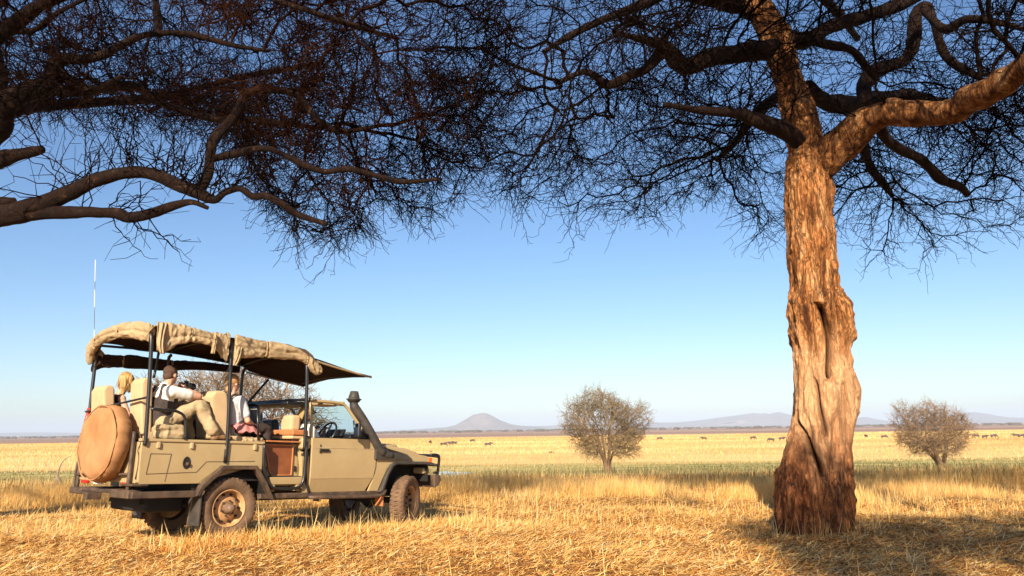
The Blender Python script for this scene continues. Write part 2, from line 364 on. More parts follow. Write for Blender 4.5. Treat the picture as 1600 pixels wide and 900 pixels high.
# ------------------------------------------------------------ grass
def blades(n_xy, h, w_, lean, curl, tint, seed, segs=3):
    """curved tapering blades; arrays per blade"""
    r = np.random.default_rng(seed); x, y = n_xy; n = len(x); az = r.uniform(0, 2 * np.pi, n); wz = az + np.pi / 2 + r.normal(0, .5, n)
    z0 = gz(x, y); ts = np.linspace(0, 1, segs + 1); V = np.zeros((n, (segs) * 2 + 1, 3), np.float32)
    dx, dy = np.cos(az), np.sin(az); wx, wy = np.cos(wz), np.sin(wz)
    ang = lean; px = x.copy(); py = y.copy(); pz = z0 - .01; L = h / segs
    for k in range(segs + 1):
        wk = w_ * (1 - .75 * ts[k]) * .5
        if k < segs:
            V[:, 2 * k, 0] = px - wx * wk; V[:, 2 * k, 1] = py - wy * wk; V[:, 2 * k, 2] = pz
            V[:, 2 * k + 1, 0] = px + wx * wk; V[:, 2 * k + 1, 1] = py + wy * wk; V[:, 2 * k + 1, 2] = pz + wk * .6
        else:
            V[:, 2 * k, 0] = px; V[:, 2 * k, 1] = py; V[:, 2 * k, 2] = pz
        px = px + dx * np.sin(ang) * L; py = py + dy * np.sin(ang) * L; pz = np.maximum(pz + np.cos(ang) * L, z0 + .006)
        ang = ang + curl / segs
    m_ = segs * 2 + 1; b0 = (np.arange(n) * m_)[:, None]
    q = np.concatenate([b0 + np.array([2 * k, 2 * k + 1, 2 * k + 3, 2 * k + 2])[None] for k in range(segs - 1)], 0)
    tr = b0 + np.array([2 * segs - 2, 2 * segs - 1, 2 * segs])[None]
    return V.reshape(-1, 3), q, tr, np.repeat(tint, m_)
def join_blades(name, sets, mat_, label):
    Vs, Qs, Ts, At = [], [], [], []; base = 0
    for V, q, tr, a in sets:
        Vs.append(V); Qs.append(q + base); Ts.append(tr + base); At.append(a); base += len(V)
    return tag(mesh_np(name, np.concatenate(Vs), [np.concatenate(Qs), np.concatenate(Ts)], mat_, attr={'tint': np.concatenate(At)}), label, 'grass', kind='stuff')
def scatter(n, y0, y1, r, side=.86, pw=1.0, pad=4.0):
    y = y0 + (y1 - y0) * r.random(n) ** pw; x = r.uniform(-1, 1, n) * (side * y + pad); return x, y
def cull(x, y, *arrs, keep):
    return [a[keep] for a in (x, y) + arrs]
# footprints where nothing grows: wheels stand on crushed straw, trunk base
def tall_mask(x, y):
    """0..1 how tall the straw stands: trampled near the camera, upright further back"""
    P = np.stack([x, y, 0 * x], -1)
    return np.clip(smst(y + 1.6 * vnoise(P, .25) + .12 * x, 15.5, 20.5), 0, 1)
r = np.random.default_rng(21); sets = []
n = 560000; x, y = scatter(n, 4.5, 22, r, pw=.85); P = np.stack([x, y, 0 * x], -1)
patch = vnoise(P, .6) + .6 * vnoise(P, 2.2)
sets.append(blades((x, y), r.uniform(.06, .22, n) * (1 + .2 * patch), r.uniform(.007, .015, n), r.normal(1.48, .18, n), r.uniform(-.7, .7, n), np.clip(r.normal(.60, .32, n) + .10 * patch, 0, 1), 1))
n = 20000; x, y = scatter(n, 5, 17, r, pw=.8); P = np.stack([x, y, 0 * x], -1); kp = r.random(n) < np.clip(.35 + .9 * vnoise(P, .9), .08, 1)
x, y = x[kp], y[kp]; n = len(x)
sets.append(blades((x, y), r.uniform(.05, .15, n), r.uniform(.005, .008, n), r.normal(.75, .35, n), r.uniform(.2, 1.3, n), np.clip(r.normal(.74, .16, n), 0, 1), 2))
n = 400000; x, y = scatter(n, 12, 24.5, r, pw=1.0); P = np.stack([x, y, 0 * x], -1); tm = tall_mask(x, y); kp = r.random(n) < np.clip(tm * (.75 + .9 * vnoise(P, .45)) + .05, 0, 1)
x, y, tm = x[kp], y[kp], tm[kp]; P = P[kp]; n = len(x)
hh = r.uniform(.18, .50, n) * (.55 + .45 * tm) * (1 + .3 * vnoise(P, .5))
sets.append(blades((x, y), hh, r.uniform(.0045, .009, n), np.abs(r.normal(.1, .5, n)), r.uniform(-.2, 1.3, n), np.clip(r.normal(.76, .17, n) + .12 * vnoise(P, .8), 0, 1), 3))
n = 22000; x, y = scatter(n, 24, 33, r, pw=1.3); P = np.stack([x, y, 0 * x], -1)
sets.append(blades((x, y), r.uniform(.2, .5, n), r.uniform(.010, .02, n), np.abs(r.normal(.25, .2, n)), r.uniform(.1, .8, n), np.clip(r.normal(.66, .2, n) + .2 * vnoise(P, .3), 0, 1), 4, segs=2))
# stray tall stalks
n = 170; x, y = scatter(n, 6.5, 16, r, pw=.9)
sets.append(blades((x, y), r.uniform(.3, .62, n), r.uniform(.005, .008, n), np.abs(r.normal(.3, .25, n)), r.uniform(-.3, .7, n), np.clip(r.normal(.85, .2, n), 0, 1), 5, segs=4))
# stalks in front of and under the vehicle
n = 420; u = r.uniform(-1.2, 4.9, n); s_ = r.normal(.95, .25, n)
x = -4.37 + u * .643 + s_ * .766; y = 11.22 + u * .766 - s_ * .643
sets.append(blades((x, y), r.uniform(.14, .36, n), r.uniform(.005, .009, n), np.abs(r.normal(.5, .35, n)), r.uniform(-.3, .5, n), np.clip(r.normal(.92, .1, n), 0, 1), 8, segs=4))
n = 7000; u = r.uniform(-1.0, 4.4, n); s_ = .97 + np.abs(r.normal(0, .30, n))
x = -4.37 + u * .643 + s_ * .766; y = 11.22 + u * .766 - s_ * .643
sets.append(blades((x, y), r.uniform(.06, .19, n) * np.where(u < .6, 1.35, 1.0), r.uniform(.005, .010, n), np.abs(r.normal(.7, .4, n)), r.uniform(0, 1.2, n), np.clip(r.normal(.62, .22, n), 0, 1), 12, segs=3))
# stalks round the trunk
n = 130; a = r.uniform(math.pi, 2 * math.pi, n); rr = r.uniform(.62, .95, n)
sets.append(blades((3.87 + rr * np.cos(a), 11.05 + rr * np.sin(a)), r.uniform(.12, .4, n), r.uniform(.004, .007, n), np.abs(r.normal(.3, .25, n)), r.uniform(-.3, .7, n), np.clip(r.normal(.8, .2, n), 0, 1), 9, segs=4))
join_blades('dry_grass', sets, M['straw'], 'dry golden straw, trampled in front and standing further back')
r = np.random.default_rng(5); n = 60000; x, y = scatter(n, 21.8, 84, r, pw=2.4); P = np.stack([x, y, 0 * x], -1)
kp = r.random(n) < np.clip(-.15 + 2.0 * vnoise(P * np.array([.6, 1, 1]), .2) + .5 * smst(x, -8, 4) * (1 - smst(x, 30, 40)), 0, .8); x, y = x[kp], y[kp]; n = len(x)
s1 = blades((x, y), r.uniform(.2, .6, n), r.uniform(.02, .04, n), np.abs(r.normal(.2, .18, n)), r.uniform(.1, .7, n), np.clip(r.normal(.55, .25, n), 0, 1), 6, segs=2)
n = 26000; x, y = scatter(n, 80, 107, r, pw=1); P = np.stack([x, y, 0 * x], -1)
s3 = blades((x, y), r.uniform(.1, .35, n), r.uniform(.04, .10, n), np.abs(r.normal(.4, .3, n)), r.uniform(.1, .8, n), np.clip(r.normal(.62, .15, n) + .4 * vnoise(P * np.array([.4, 1, 1]), .12), .2, 1), 16, segs=2)
join_blades('reeds', [s1, s3], M['reed'], 'dark green and brown reeds along the green strip')
n = 150000; x, y = scatter(n, 100, 480, r, side=.72, pw=.8, pad=10); P = np.stack([x, y, 0 * x], -1)
s2 = blades((x, y), r.uniform(.3, .7, n), y * r.uniform(.0003, .0008, n), np.abs(r.normal(.3, .2, n)), r.uniform(.1, .8, n), np.clip(r.normal(.45, .10, n) + .3 * vnoise(P * np.array([.3, 1, 1]), .05), 0, 1), 7, segs=2)
join_blades('plain_grass', [s2], M['gold'], 'golden tussock grass covering the far plain')

# ------------------------------------------------------------ trees
def segs_mesh(P0, P1, r0, r1, sides=3):
    """separate tapered prisms, vectorised"""
    D = P1 - P0; L = np.linalg.norm(D, axis=1, keepdims=True) + 1e-9; T = D / L
    ref = np.where(np.abs(T[:, 2:3]) < .9, np.array([[0, 0, 1.]]), np.array([[1., 0, 0]]))
    A = np.cross(T, ref); A /= np.linalg.norm(A, axis=1, keepdims=True); B = np.cross(T, A)
    P0 = P0 - T * r0[:, None] * .5; P1 = P1 + T * r1[:, None] * .4; n = len(P0)
    V = np.zeros((n, 2 * sides, 3)); 
    for k in range(sides):
        a = 2 * np.pi * k / sides; o = A * math.cos(a) + B * math.sin(a)
        V[:, k] = P0 + o * r0[:, None]; V[:, sides + k] = P1 + o * r1[:, None]
    b = (np.arange(n) * 2 * sides)[:, None]
    F = np.concatenate([b + np.array([k, (k + 1) % sides, sides + (k + 1) % sides, sides + k])[None] for k in range(sides)], 0)
    return V.reshape(-1, 3), F
def colonise(starts, parents_r, attr, step=.22, di=1.6, dk=.35, iters=90, wob=.25, seed=0, grav=0.0):
    """space colonisation. starts (n,3). returns nodes, parent index (-1 for starts)"""
    r = np.random.default_rng(seed); nodes = [np.array(s, float) for s in starts]; par = [-1] * len(nodes); A = np.array(attr); dirs = {}
    for it in range(iters):
        if not len(A): break
        kd = KDTree(len(nodes))
        for i, p in enumerate(nodes): kd.insert(p, i)
        kd.balance(); acc = {}; keep = np.ones(len(A), bool)
        for k, a in enumerate(A):
            co, i, d = kd.find(a)
            if d < dk: keep[k] = False
            elif d < di:
                v = (a - nodes[i]) / d
                if i in acc: acc[i] = acc[i] + v
                else: acc[i] = v
        A = A[keep]; grew = 0
        for i, v in acc.items():
            l = np.linalg.norm(v)
            if l < 1e-6: continue
            d = v / l + r.normal(0, wob, 3) + np.array([0, 0, grav]); d /= np.linalg.norm(d); key = (i, tuple(np.round(d, 1)))
            if dirs.get(i, 0) > 3: continue
            dirs[i] = dirs.get(i, 0) + 1
            nodes.append(nodes[i] + d * step); par.append(i); grew += 1
        if not grew: di *= 1.5
        if di > 9: break
    return np.array(nodes), np.array(par)
def radii(nodes, par, tip=.007, pw=2.3, rmax=.12):
    n = len(nodes); r = np.zeros(n); 
    for i in range(n - 1, -1, -1):
        ri = r[i] ** (1 / pw) if r[i] > 0 else tip
        if par[i] >= 0: r[par[i]] += ri ** pw
        r[i] = ri
    return np.minimum(r, rmax)
def twigs(P, D, rng, n_seg=(4, 7), seg=.11, kink=.45, droop=-.03, r0=.006, spur=.35, r1=.0028, spur_len=.09):
    """zigzag twigs from points P in directions D; vectorised over all"""
    n = len(P); out = []; cur = P.copy(); d = D / (np.linalg.norm(D, axis=1, keepdims=True) + 1e-9)
    ns = rng.integers(n_seg[0], n_seg[1] + 1, n); sl = seg * rng.uniform(.6, 1.4, n)
    side = rng.normal(0, 1, (n, 3)); side -= d * (side * d).sum(1, keepdims=True); side /= np.linalg.norm(side, axis=1, keepdims=True) + 1e-9
    for k in range(n_seg[1]):
        act = ns > k; sg = 1 if k % 2 else -1
        dd = d + side * (sg * kink * .6) + rng.normal(0, kink * .35, (n, 3)); dd[:, 2] += droop; dd /= np.linalg.norm(dd, axis=1, keepdims=True)
        nx_ = cur + dd * sl[:, None]
        fr0 = r0 + (r1 - r0) * k / n_seg[1]; fr1 = r0 + (r1 - r0) * (k + 1) / n_seg[1]
        out.append((cur[act], nx_[act], np.full(act.sum(), fr0), np.full(act.sum(), fr1)))
        sp = act & (rng.random(n) < spur); m_ = sp.sum()
        if m_:
            sd = dd[sp] * .5 - side[sp] * sg + rng.normal(0, .5, (m_, 3)); sd /= np.linalg.norm(sd, axis=1, keepdims=True); l = spur_len * rng.uniform(.5, 1.8, (m_, 1)); q = nx_[sp] + sd * l
            out.append((nx_[sp], q, np.full(m_, fr1 * .85), np.full(m_, r1)))
            q2 = q + (sd + rng.normal(0, .6, (m_, 3))) * l * .7
            out.append((q, q2, np.full(m_, r1), np.full(m_, r1 * .8)))
        cur = np.where(act[:, None], nx_, cur); d = d * .75 + dd * .25 + rng.normal(0, .08, (n, 3)); d /= np.linalg.norm(d, axis=1, keepdims=True)
    return [np.concatenate([o[i] for o in out]) for i in range(4)]

def bark_mat(name, zones=True, scale=1.0):
    Mb = bpy.data.materials.new(name); Mb.use_nodes = True; global t; t = Mb.node_tree; b = t.nodes['Principled BSDF']
    b.inputs['Roughness'].default_value = .85; b.inputs['Specular IOR Level'].default_value = .15
    tc = t.nodes.new('ShaderNodeTexCoord')
    def nz(sc_, st_=(1, 1, .18), det=8, ro=.7):
        mp = t.nodes.new('ShaderNodeMapping'); mp.inputs['Scale'].default_value = st_; t.links.new(tc.outputs['Object'], mp.inputs[0])
        n = t.nodes.new('ShaderNodeTexNoise'); n.inputs['Scale'].default_value = sc_; n.inputs['Detail'].default_value = det; n.inputs['Roughness'].default_value = ro; n.inputs['Distortion'].default_value = .6
        t.links.new(mp.outputs[0], n.inputs['Vector']); return n.outputs['Fac']
    def ridge(sc_, st_, w0):
        return ramp(mth('ABSOLUTE', mth('SUBTRACT', nz(sc_, st_, 6, .65), .5)), [(0, (0, 0, 0)), (w0, (1, 1, 1))])
    cr1 = ridge(9 * scale, (1, 1, .16), .045); cr2 = ridge(22 * scale, (1, 1, .3), .07)
    crack = mth('MULTIPLY', cr1, mth('ADD', mth('MULTIPLY', cr2, .5), .5))
    dk_ = 1.0 if zones else .62  # big limb: trunk bark darkened to stand for the crown's shade
    base = ramp(nz(7 * scale), [(.36, (.08 * dk_, .026 * dk_, .01 * dk_)), (.66, (.66 * dk_, .37 * dk_, .17 * dk_)), (.5, (.42 * dk_, .168 * dk_, .052 * dk_))]) if zones is not False else ramp(nz(5 * scale, (1, 1, 1)), [(.42, (.005, .003, .0025)), (.76, (.20, .11, .06)), (.60, (.022, .012, .008))])  # other limbs: crown shade and sunlit flecks painted into the bark colour
    if zones:
        pale = ramp(nz(9, (1, 1, .12)), [(.3, (.44, .20, .085)), (.7, (.72, .44, .23))])
        redd = ramp(nz(8, (1, 1, .14)), [(.34, (.07, .018, .007)), (.70, (.52, .20, .07)), (.5, (.30, .10, .034))])
        sp = t.nodes.new('ShaderNodeSeparateXYZ'); t.links.new(tc.outputs['Object'], sp.inputs[0])
        zz = mth('ADD', sp.outputs[2], mth('MULTIPLY', mth('SUBTRACT', nz(2.2, (1, 1, .5), 6, .65), .5), 1.9))
        base = mixc(step_(zz, 2.75, 2.15), base, pale)
        base = mixc(step_(zz, 1.65, .45), base, redd)
        sc_ = ramp(nz(6, (1, 1, .35), 6, .65), [(.66, (0, 0, 0)), (.70, (1, 1, 1))])
        zb = mth('MULTIPLY', step_(sp.outputs[2], 2.3, 2.9), step_(sp.outputs[2], 3.7, 3.2))
        base = mixc(mth('MULTIPLY', mth('MULTIPLY', sc_, zb), .8), base, (.75, .62, .5))
    cw = mth('SUBTRACT', .9, mth('MULTIPLY', mth('MULTIPLY', step_(sp.outputs[2], 2.9, 2.3), step_(sp.outputs[2], .6, 1.2)), .5)) if zones else .9
    col = mixc(mth('MULTIPLY', mth('SUBTRACT', 1.0, crack), cw), base, (.03, .012, .006))
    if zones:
        ha = t.nodes.new('ShaderNodeAttribute'); ha.attribute_name = 'hollow_shade'; col = mixc(ha.outputs['Fac'], col, (.018, .009, .006))  # shade deep in the channels painted as near-black
    t.links.new(col, b.inputs['Base Color'])
    bp = t.nodes.new('ShaderNodeBump'); bp.inputs['Distance'].default_value = .022; bp.inputs['Strength'].default_value = .9
    t.links.new(mth('ADD', mth('MULTIPLY', crack, .5), nz(14 * scale)), bp.inputs['Height']); t.links.new(bp.outputs[0], b.inputs['Normal'])
    return Mb
M['bark'] = bark_mat('thorn_tree_trunk_bark'); M['limb'] = bark_mat('shaded_limb_bark', False, 1.6); M['bark2'] = bark_mat('shaded_big_limb_bark', None, 1.0)
def limb(name, pts, mat_, parent, sides=20, bump_=.12, k=7, seed=0.0, cap_rough=True):
    """pts (x,y,z,r): rough tapering limb"""
    S = np.array(smooth_path(pts, k)); P, T, Nn = frames(S[:, :3]); n = len(P)
    P = np.array(P); T = np.array(T); Nn = np.array(Nn); B = np.cross(T, Nn); a = np.linspace(0, 2 * np.pi, sides, endpoint=False)
    off = Nn[:, None] * np.cos(a)[None, :, None] + B[:, None] * np.sin(a)[None, :, None]
    Q = P[:, None] + off * S[:, 3][:, None, None]
    dis = fbm(Q + seed, 2.6, 3) * .9 + (1 - 2 * np.abs(vnoise(Q + seed, 8))) * .35
    kn = np.clip(vnoise(P + seed * 2, 1.5), 0, 1)[:, None] * .18
    V = P[:, None] + off * (S[:, 3][:, None] * (1 + bump_ * dis + kn))[..., None]
    V = V.reshape(-1, 3); id_ = np.arange(n * sides).reshape(n, sides); nx_ = np.roll(id_, -1, 1)
    F_ = np.stack([id_[:-1], nx_[:-1], nx_[1:], id_[1:]], -1).reshape(-1, 4)
    V = np.vstack([V, P[-1] + T[-1] * S[-1, 3] * .6, P[0]]); tr = np.stack([id_[-1], nx_[-1], np.full(sides, n * sides)], -1)
    tr2 = np.stack([nx_[0], id_[0], np.full(sides, n * sides + 1)], -1)
    o = mesh_np(name, V, [F_, np.vstack([tr, tr2])], mat_, parent, smooth=True)
    return o, S
def px_limb(spec):
    """spec: (px, py, Y, width in px) -> points with radius"""
    out = []
    for px, py, Y, wd in spec:
        p = at(px, py, Y); out.append((p.x, p.y, p.z, wd * .5 * Y / F_PX))
    return out
def build_crown(root, limbs, attr, seed, mat_, step=.22, di=1.7, dk=.3, tw_per=3, tw_seg=.10, r_tip=.006, r0=.0055, nseg=(4, 7), start_every=2, wob=.28, droop=-.04, smin=0, name='crown', rmax=.05, dens=None, r1=.0028, spread=.75):
    starts = []; sr = []
    for S in limbs:
        for q in S[smin::start_every]: starts.append(q[:3]); sr.append(q[3])
    nd, par = colonise(starts, None, attr, step, di, dk, 95, wob, seed)
    rr = radii(nd, par, r_tip, 2.35, rmax); ns = len(starts); sr = np.array(sr)
    ch = np.where(par >= 0)[0]; p = par[ch]
    r0_ = np.minimum(rr[p], rr[ch] * 1.5); r0_ = np.where(p < ns, np.minimum(rr[ch] * 1.3, sr[np.minimum(p, ns - 1)]), r0_)
    V1, F1 = segs_mesh(nd[p], nd[ch], r0_, rr[ch], 5)
    rng = np.random.default_rng(seed + 50); d = nd[ch] - nd[p]; d /= np.linalg.norm(d, axis=1, keepdims=True)
    thin = rr[ch] < .028; P = nd[ch][thin]; d = d[thin]
    P = np.repeat(P, tw_per, 0); d = np.repeat(d, tw_per, 0)
    if dens is not None:
        kp = rng.random(len(P)) < dens(P); P, d = P[kp], d[kp]
    d = d + rng.normal(0, spread, d.shape); d[:, 2] += droop * 2
    tw = twigs(P, d, rng, nseg, tw_seg, .42, droop, r0, .4, r1, tw_seg * .9)
    V2, F2 = segs_mesh(*tw, 3)
    print('crown', seed, 'nodes', len(nd), 'segs', len(tw[0]))
    return mesh_np(name, np.vstack([V1, V2]), np.vstack([F1, F2 + len(V1)]), mat_, root)

# ---- big thorn tree on the right
TX, TY = 3.87, 11.1
prof = [(872, 1205, 1338), (855, 1208, 1333), (838, 1211, 1331), (800, 1212, 1331), (770, 1213, 1331), (740, 1218, 1330), (715, 1224, 1330), (690, 1231, 1331), (670, 1236, 1333), (650, 1240, 1337), (625, 1242, 1342), (605, 1242, 1342), (590, 1241, 1337), (575, 1242, 1330), (560, 1243, 1326), (540, 1242, 1327), (520, 1240, 1330), (500, 1237, 1330), (485, 1235, 1328), (470, 1236, 1322), (455, 1237, 1312), (440, 1237, 1308), (410, 1236, 1305), (380, 1235, 1302), (340, 1231, 1299), (300, 1230, 1298), (270, 1231, 1296), (250, 1233, 1294), (230, 1234, 1287), (210, 1229, 1280), (180, 1224, 1274), (150, 1219, 1265), (120, 1209, 1252), (95, 1199, 1244), (75, 1195, 1240), (50, 1184, 1232), (25, 1172, 1216), (0, 1160, 1200), (-40, 1140, 1178), (-90, 1120, 1150)]
def leanY(py): return TY + (0 if py > 250 else (250 - py) * .0009)
rows = []
for py, xl, xr in prof:
    sh_ = (xr - xl) * (.022 if py > 300 else .01); xl += sh_; xr -= sh_
    Y = leanY(py); a = at(xl, py, Y); b_ = at(xr, py, Y); c = (a + b_) / 2; rows.append((c.x, Y, c.z, (b_ - a).length / 2))
S = np.array(smooth_path(rows, 18)); ns = 288; n = len(S)
a = np.linspace(0, 2 * np.pi, ns, endpoint=False); TH, ZI = np.meshgrid(a, np.arange(n))
Cx, Cy, Cz, Rr = [S[:, i][:, None] for i in range(4)]
ca, sa = np.cos(TH), np.sin(TH)
rad = Rr * np.ones_like(TH); hollow_shade = np.zeros_like(TH)
Q = np.stack([Cx + ca * Rr, Cy + sa * Rr, Cz + 0 * TH], -1)
# front silhouette kept (theta 0 and pi); muscle-like strands between
def chan(path, wid, dep, dark=0):
    """channel (dep>0) or ridge along a path of (px, py) on the camera side of the trunk"""
    global rad, hollow_shade
    pp = smooth_path(path, 10); zs = []; fr = []
    for px, py in pp:
        q = at(px, py, TY - .3); i = np.argmin(abs(S[:, 2] - q.z)); 
        a_ = at(px, py, TY).x; zs.append(at(px, py, TY).z); fr.append(np.clip((a_ - S[i, 0]) / S[i, 3], -.98, .98))
    zs = np.array(zs); fr = np.array(fr); o = np.argsort(zs); zs, fr = zs[o], fr[o]
    th0 = -np.arccos(np.interp(S[:, 2], zs, fr)); tw = np.clip((S[:, 2] - zs[0]) / .12, 0, 1) * np.clip((zs[-1] - S[:, 2]) / .12, 0, 1)
    dth = (TH - th0[:, None] + np.pi) % (2 * np.pi) - np.pi
    rad = rad - dep * tw[:, None] * np.exp(-(dth * Rr / wid) ** 2)
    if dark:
        hollow_shade = np.maximum(hollow_shade, dark * (tw[:, None] > .5) * np.exp(-(dth * Rr / (wid * (.95 + .5 * vnoise(Q, 6)))) ** 4))  # mask for the shade painted into the channel
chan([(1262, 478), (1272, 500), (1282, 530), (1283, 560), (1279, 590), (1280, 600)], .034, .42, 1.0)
chan([(1262, 478), (1272, 500), (1282, 530), (1283, 560), (1279, 590), (1280, 600)], .12, .09)
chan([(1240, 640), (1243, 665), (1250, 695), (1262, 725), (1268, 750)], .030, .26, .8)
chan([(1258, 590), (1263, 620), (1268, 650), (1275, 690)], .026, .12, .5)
chan([(1300, 590), (1302, 620), (1304, 660), (1307, 720), (1308, 800)], .035, .05)
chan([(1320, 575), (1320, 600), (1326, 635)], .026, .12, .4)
chan([(1285, 640), (1284, 700), (1278, 760), (1270, 830)], .04, .035)
chan([(1245, 730), (1235, 780), (1228, 840)], .05, .04)
chan([(1290, 600), (1292, 650), (1295, 700), (1290, 780)], .06, -.035)
chan([(1252, 600), (1254, 640), (1262, 690), (1275, 760)], .04, -.05)
chan([(1330, 800), (1326, 830), (1325, 860)], .04, .05)
chan([(1300, 470), (1312, 500), (1316, 540), (1312, 580)], .08, -.035)
chan([(1280, 230), (1284, 255), (1290, 275), (1293, 300)], .03, .07)
strand = .055 * np.sin(TH * 7 + 1.5 * np.sin(Cz * .9) + 2.2 * vnoise(Q, .8)) * np.exp(-((Cz - 1.2) / 1.6) ** 2)
butt = .05 * np.clip(1.0 - Cz, 0, 1) * (np.sin(TH * 5 + .8 + .8 * Cz) + .5 * np.sin(TH * 8 - .6 * Cz))
Qs = Q * np.array([1, 1, .22])
bark = .036 * fbm(Qs, 7, 4, .6) + .030 * (1 - 2 * np.abs(vnoise(Qs, 11))) + .012 * (1 - 2 * np.abs(vnoise(Qs * np.array([1, 1, 1.6]), 24)))
side_w = np.abs(sa) * .8 + .2
rough_z = 1 - .5 * smst(Cz, .7, 1.1) * (1 - smst(Cz, 2.1, 2.7))
rad = rad + (strand + butt) * side_w + bark * rough_z * np.clip(Rr / .3, .4, 1.2)
V = np.stack([Cx + ca * rad, Cy + sa * rad * .96, Cz + 0 * rad], -1).reshape(-1, 3)
big = empty('thorn_tree', (TX, TY, gh(TX, TY)))
tag(big, 'tall thorn tree with thick gnarled orange brown trunk on the right', 'tree')
off = Vector(big.location)
id_ = np.arange(n * ns).reshape(n, ns); nx_ = np.roll(id_, -1, 1)
Ft = np.stack([id_[:-1], id_[1:], nx_[1:], nx_[:-1]], -1).reshape(-1, 4)[:, ::-1]
tk = mesh_np('trunk', V - np.array(off), Ft, M['bark'], big, smooth=True, attr={'hollow_shade': np.clip(hollow_shade, 0, 1).ravel()})
def rel(pts, o): return [(p[0] - o[0], p[1] - o[1], p[2] - o[2], p[3]) for p in pts]
RL = [
 [(1278, 262, 11.1, 58), (1312, 228, 10.9, 50), (1345, 195, 10.6, 46), (1390, 177, 10.2, 42), (1440, 177, 9.8, 41), (1490, 172, 9.4, 38), (1530, 150, 9.0, 42), (1570, 128, 8.6, 44), (1610, 105, 8.2, 44), (1680, 70, 7.4, 42), (1800, 0, 6.4, 40), (2000, -120, 5.0, 42)],
 [(1248, 220, 11.0, 30), (1225, 203, 10.8, 26), (1195, 193, 10.6, 22), (1155, 178, 10.4, 18), (1120, 174, 10.2, 15), (1080, 170, 10, 12), (1038, 163, 9.8, 7)],
 [(1222, 75, 11.3, 40), (1185, 78, 11.1, 34), (1150, 84, 10.9, 32), (1105, 92, 10.6, 28), (1070, 105, 10.4, 24), (1048, 85, 10.2, 22), (1035, 70, 10.1, 18), (1005, 62, 9.8, 12), (960, 50, 9.4, 8)],
 [(1035, 78, 10.2, 18), (1010, 108, 10.2, 16), (985, 118, 10.3, 14), (950, 132, 10.4, 13), (915, 112, 10.5, 10), (870, 130, 10.6, 8)],
 [(1225, 62, 11.3, 26), (1262, 62, 11.5, 25), (1300, 40, 11.8, 22), (1345, 28, 12.1, 22), (1400, 10, 12.4, 20), (1460, -20, 12.6, 16)],
 [(1262, 62, 11.5, 16), (1295, 70, 11.7, 13), (1330, 78, 12, 12), (1350, 100, 12.2, 11), (1370, 125, 12.4, 9)],
 [(1262, 140, 11.4, 28), (1295, 160, 11.9, 26), (1335, 162, 12.5, 26), (1375, 155, 13.2, 24), (1430, 150, 14, 18), (1490, 165, 15, 13)],
 [(1350, 165, 12.6, 26), (1352, 130, 12.8, 24), (1375, 108, 13, 22), (1415, 92, 13.3, 20), (1428, 60, 13.5, 20), (1432, 20, 13.6, 19), (1450, 10, 13.6, 14), (1462, 45, 13.7, 13), (1480, 90, 13.8, 12), (1530, 122, 14, 10)],
 [(1440, 10, 13.6, 14), (1475, 45, 13, 14), (1510, 30, 12.5, 13), (1560, 35, 12, 11), (1630, 55, 11.5, 8)],
 [(1372, 190, 10.6, 16), (1384, 215, 10.9, 16), (1410, 235, 11.2, 19), (1440, 250, 11.5, 18), (1470, 280, 11.8, 16), (1500, 292, 12, 14), (1512, 305, 12.1, 9)],
 [(1245, 150, 11.5, 20), (1220, 150, 12.2, 20), (1195, 165, 13, 18), (1170, 190, 14, 14), (1150, 220, 15, 10), (1120, 250, 16, 8)],
 [(1262, 250, 11.6, 22), (1300, 215, 12.3, 20), (1340, 215, 13.2, 18), (1360, 260, 14.5, 14), (1390, 300, 15.6, 9)],
 [(1180, 10, 11.6, 40), (1130, 0, 11.2, 34), (1060, -15, 10.6, 26), (980, -30, 9.8, 20), (900, -30, 9.0, 14)],
 [(1175, -20, 11.9, 30), (1120, -60, 13, 24), (1020, 0, 14, 18), (920, 40, 15, 12), (850, 80, 15.6, 8)],
 [(1185, 0, 11.9, 26), (1240, -40, 13, 22), (1300, 10, 14.5, 16), (1340, 60, 16, 10)],
]
limbsR = []
for i, sp_ in enumerate(RL):
    o, S_ = limb('branch', rel(px_limb(sp_), off), M['bark2'] if i == 0 else M['limb'], big, sides=48 if i == 0 else 16, seed=i * 3.1, bump_=.26)
    limbsR.append(S_)
# the limb above the camera that throws the shade in the right corner
o, S_ = limb('branch', rel([(9.2, 4.6, 6.6, .17), (8.2, 2.6, 6.3, .14), (6.6, .8, 5.9, .11), (4.6, -.4, 5.7, .08), (2.8, -1.4, 5.5, .05)], off), M['limb'], big, seed=77)
shade_limb = S_

def proj_np(P):
    """picture coordinates of points (used only to measure the crowns against the photograph)"""
    x, y, z = P[:, 0], P[:, 1], P[:, 2] - CAM_H; d = y * ct_ + z * st_; v = -y * st_ + z * ct_
    a, b_ = F_PX * x / d, F_PX * v / d; return 800 + a * cr_ - b_ * sr_, 450 - (a * sr_ + b_ * cr_), d
def sun_clear(P):
    """False where a twig would shade the sunlit vehicle or the sunlit lower trunk"""
    k = math.tan(SUN_ELEV); t1 = (11.1 - P[:, 1]) / LY; xt = P[:, 0] + LX * t1; zt = P[:, 2] - k * t1
    tr_ = (t1 > 0) & (np.abs(xt - 4.1) < .9) & (zt < 4.9)
    t2 = (12.0 - P[:, 1]) / LY; xv = P[:, 0] + LX * t2; zv = P[:, 2] - k * t2
    ve = (t2 > 0) & (xv > -6.6) & (xv < 0.5) & (zv < 3.6)
    tg = (P[:, 2] + .4) / k; yg = P[:, 1] + LY * tg; low = (yg < 22.5) & (P[:, 0] > -3.5) & (np.sin(P[:, 0] * 91.7 + P[:, 1] * 37.3) < .7) & (P[:, 1] > 4)
    return ~(tr_ | ve | low)
